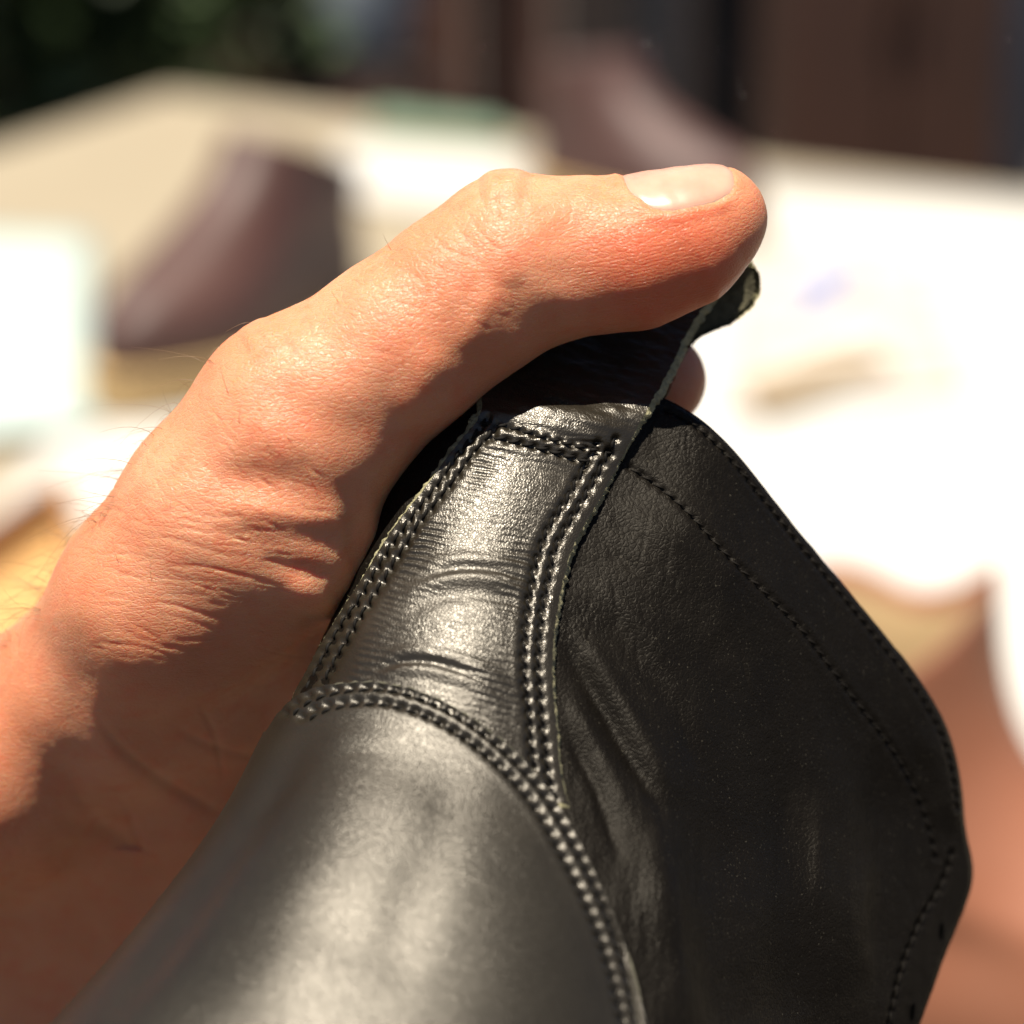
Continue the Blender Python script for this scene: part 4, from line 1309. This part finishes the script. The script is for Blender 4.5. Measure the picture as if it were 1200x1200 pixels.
def post(px, w_, Y, mat, label, name='metal_post', z1=2.3):
    p = at_dist(px, 60, Y)
    t = thing(name, label, 'post', (p[0], Y, 0))
    bm = bmesh.new(); bmesh.ops.create_cone(bm, cap_ends=True, segments=16, radius1=w_ / 2, radius2=w_ / 2, depth=z1 - .04, matrix=Matrix.Translation((p[0], Y, z1 / 2 + .02)))
    me = bpy.data.meshes.new('shaft'); bm.to_mesh(me); bm.free(); link('shaft', me, mat, t)
    box('foot_plate', (p[0], Y, .01), (w_ * 2, w_ * 2, .02), mat, t)
    box('cap', (p[0], Y, z1 + .01), (w_ * 1.15, w_ * 1.15, .02), mat, t)
post(583, .070, 5.2, M_dkblue, 'thin dark post left of the dark brown boot')
post(765, .10, 5.0, M_greyp, 'pale grey post above the dark brown boot')
post(868, .15, 4.6, M_dkblue, 'thick dark post beside the wooden cabinet')
post(1205, .06, 3.3, M_greyp, 'pale grey post at the right edge of the picture')
# hanging pale bowl
pb = at_dist(425, 15, 4.2)
bowl = thing('plant_pot', 'pale blue-grey pot on a stand against the back fence', 'plant pot', (pb[0], 4.2, 0))
bm = bmesh.new()
prev = None; seg = 28
profp = [(.0, -.10), (.06, -.10), (.085, -.03), (.095, .05), (.10, .10), (.09, .10), (.08, .03), (.0, -.02)]
for r_, z in profp:
    ringv = [bm.verts.new((pb[0] + r_ * math.cos(a), 4.2 + r_ * math.sin(a), pb[2] + .03 + z)) for a in np.linspace(0, 2 * math.pi, seg + 1)[:-1]]
    if prev:
        for q in range(seg): bm.faces.new((prev[q], prev[(q+1) % seg], ringv[(q+1) % seg], ringv[q]))
    prev = ringv
me = bpy.data.meshes.new('pot_body'); bm.to_mesh(me); bm.free(); link('pot_body', me, M_pale, bowl)
box('stand_top', (pb[0], 4.2, pb[2] - .085), (.22, .22, .02), M_fence, bowl)
for sx in (-1, 1):
    for sy in (-1, 1):
        box('leg', (pb[0] + sx * .09, 4.2 + sy * .09, (pb[2] - .095) / 2), (.02, .02, pb[2] - .095), M_fence, bowl)

# ---- bush at the upper left: stems and leaf-sized faces
def bush(name, label, c, R, n, seed):
    rs = np.random.RandomState(seed)
    t = thing(name, label, 'bush', (c[0], c[1], 0))
    st = []
    for k in range(9):
        a = rs.uniform(0, 6.28); r_ = rs.uniform(.2, .9)
        end = np.array([c[0] + R[0] * r_ * math.cos(a), c[1] + R[1] * r_ * math.sin(a), c[2] + R[2] * rs.uniform(-.2, .8)])
        b0 = np.array([c[0] + .1 * math.cos(a), c[1] + .1 * math.sin(a), 0])
        st.append([b0 * (1 - u) + end * u + np.array([0, 0, .15 * math.sin(3 * u)]) * u for u in np.linspace(0, 1, 6)])
    V_, F_ = [], []
    for pts in st:
        base = len(V_)
        for i, p in enumerate(pts):
            for q in range(5):
                V_.append(p + np.array([math.cos(q * 1.257), math.sin(q * 1.257), 0]) * .018 * (1 - i / 7))
        for i in range(5):
            for q in range(5): F_.append((base + i*5 + q, base + i*5 + (q+1) % 5, base + (i+1)*5 + (q+1) % 5, base + (i+1)*5 + q))
    link('stem', mesh_np('stem', V_, F_), M_legs, t)
    cl = rs.normal(0, 1, (26, 3)); cl /= np.linalg.norm(cl, axis=1, keepdims=True); cl *= rs.uniform(.35, 1, (26, 1))
    V_, F_ = [], []
    for k in range(n):
        cc = cl[rs.randint(26)] + rs.normal(0, .17, 3)
        p = np.array(c) + cc * np.array(R)
        d = rs.normal(0, 1, 3); d /= np.linalg.norm(d); e = np.cross(d, rs.normal(0, 1, 3)); e /= np.linalg.norm(e)
        s = rs.uniform(.025, .05); b = len(V_)
        V_ += [p - d * s, p + e * s * .45, p + d * s, p - e * s * .45]; F_.append((b, b+1, b+2, b+3))
    fo_ = link('foliage', mesh_np('foliage', V_, F_), M_leaf, t, False); fo_['kind'] = 'stuff'
M_leaf = simple('leaf_green', (.045, .075, .020), .6, .4, 6, base2=(.015, .028, .008))
bush('bush', 'dark green bush behind the far left corner of the table', (at_dist(60, 110, 4.3)[0], 4.3, .80), (.42, .45, .58), 9000, 3)
bush('bush', 'darker bush at the upper left edge of the picture', (at_dist(-60, 20, 5.0)[0], 5.0, .95), (.5, .4, .8), 8000, 4)
print('tris hand', len(F) * 2)

# ---- groups of repeats
for o in list(SC.objects):
    if o.parent or 'category' not in o: continue
    g = {'white_paper': 'white paper sheets on the table', 'brown_boot': 'brown boots on the table', 'bush': 'bushes behind the table', 'metal_post': 'upright posts behind the table'}.get(o.name.split('.')[0])
    if g: o['group'] = g
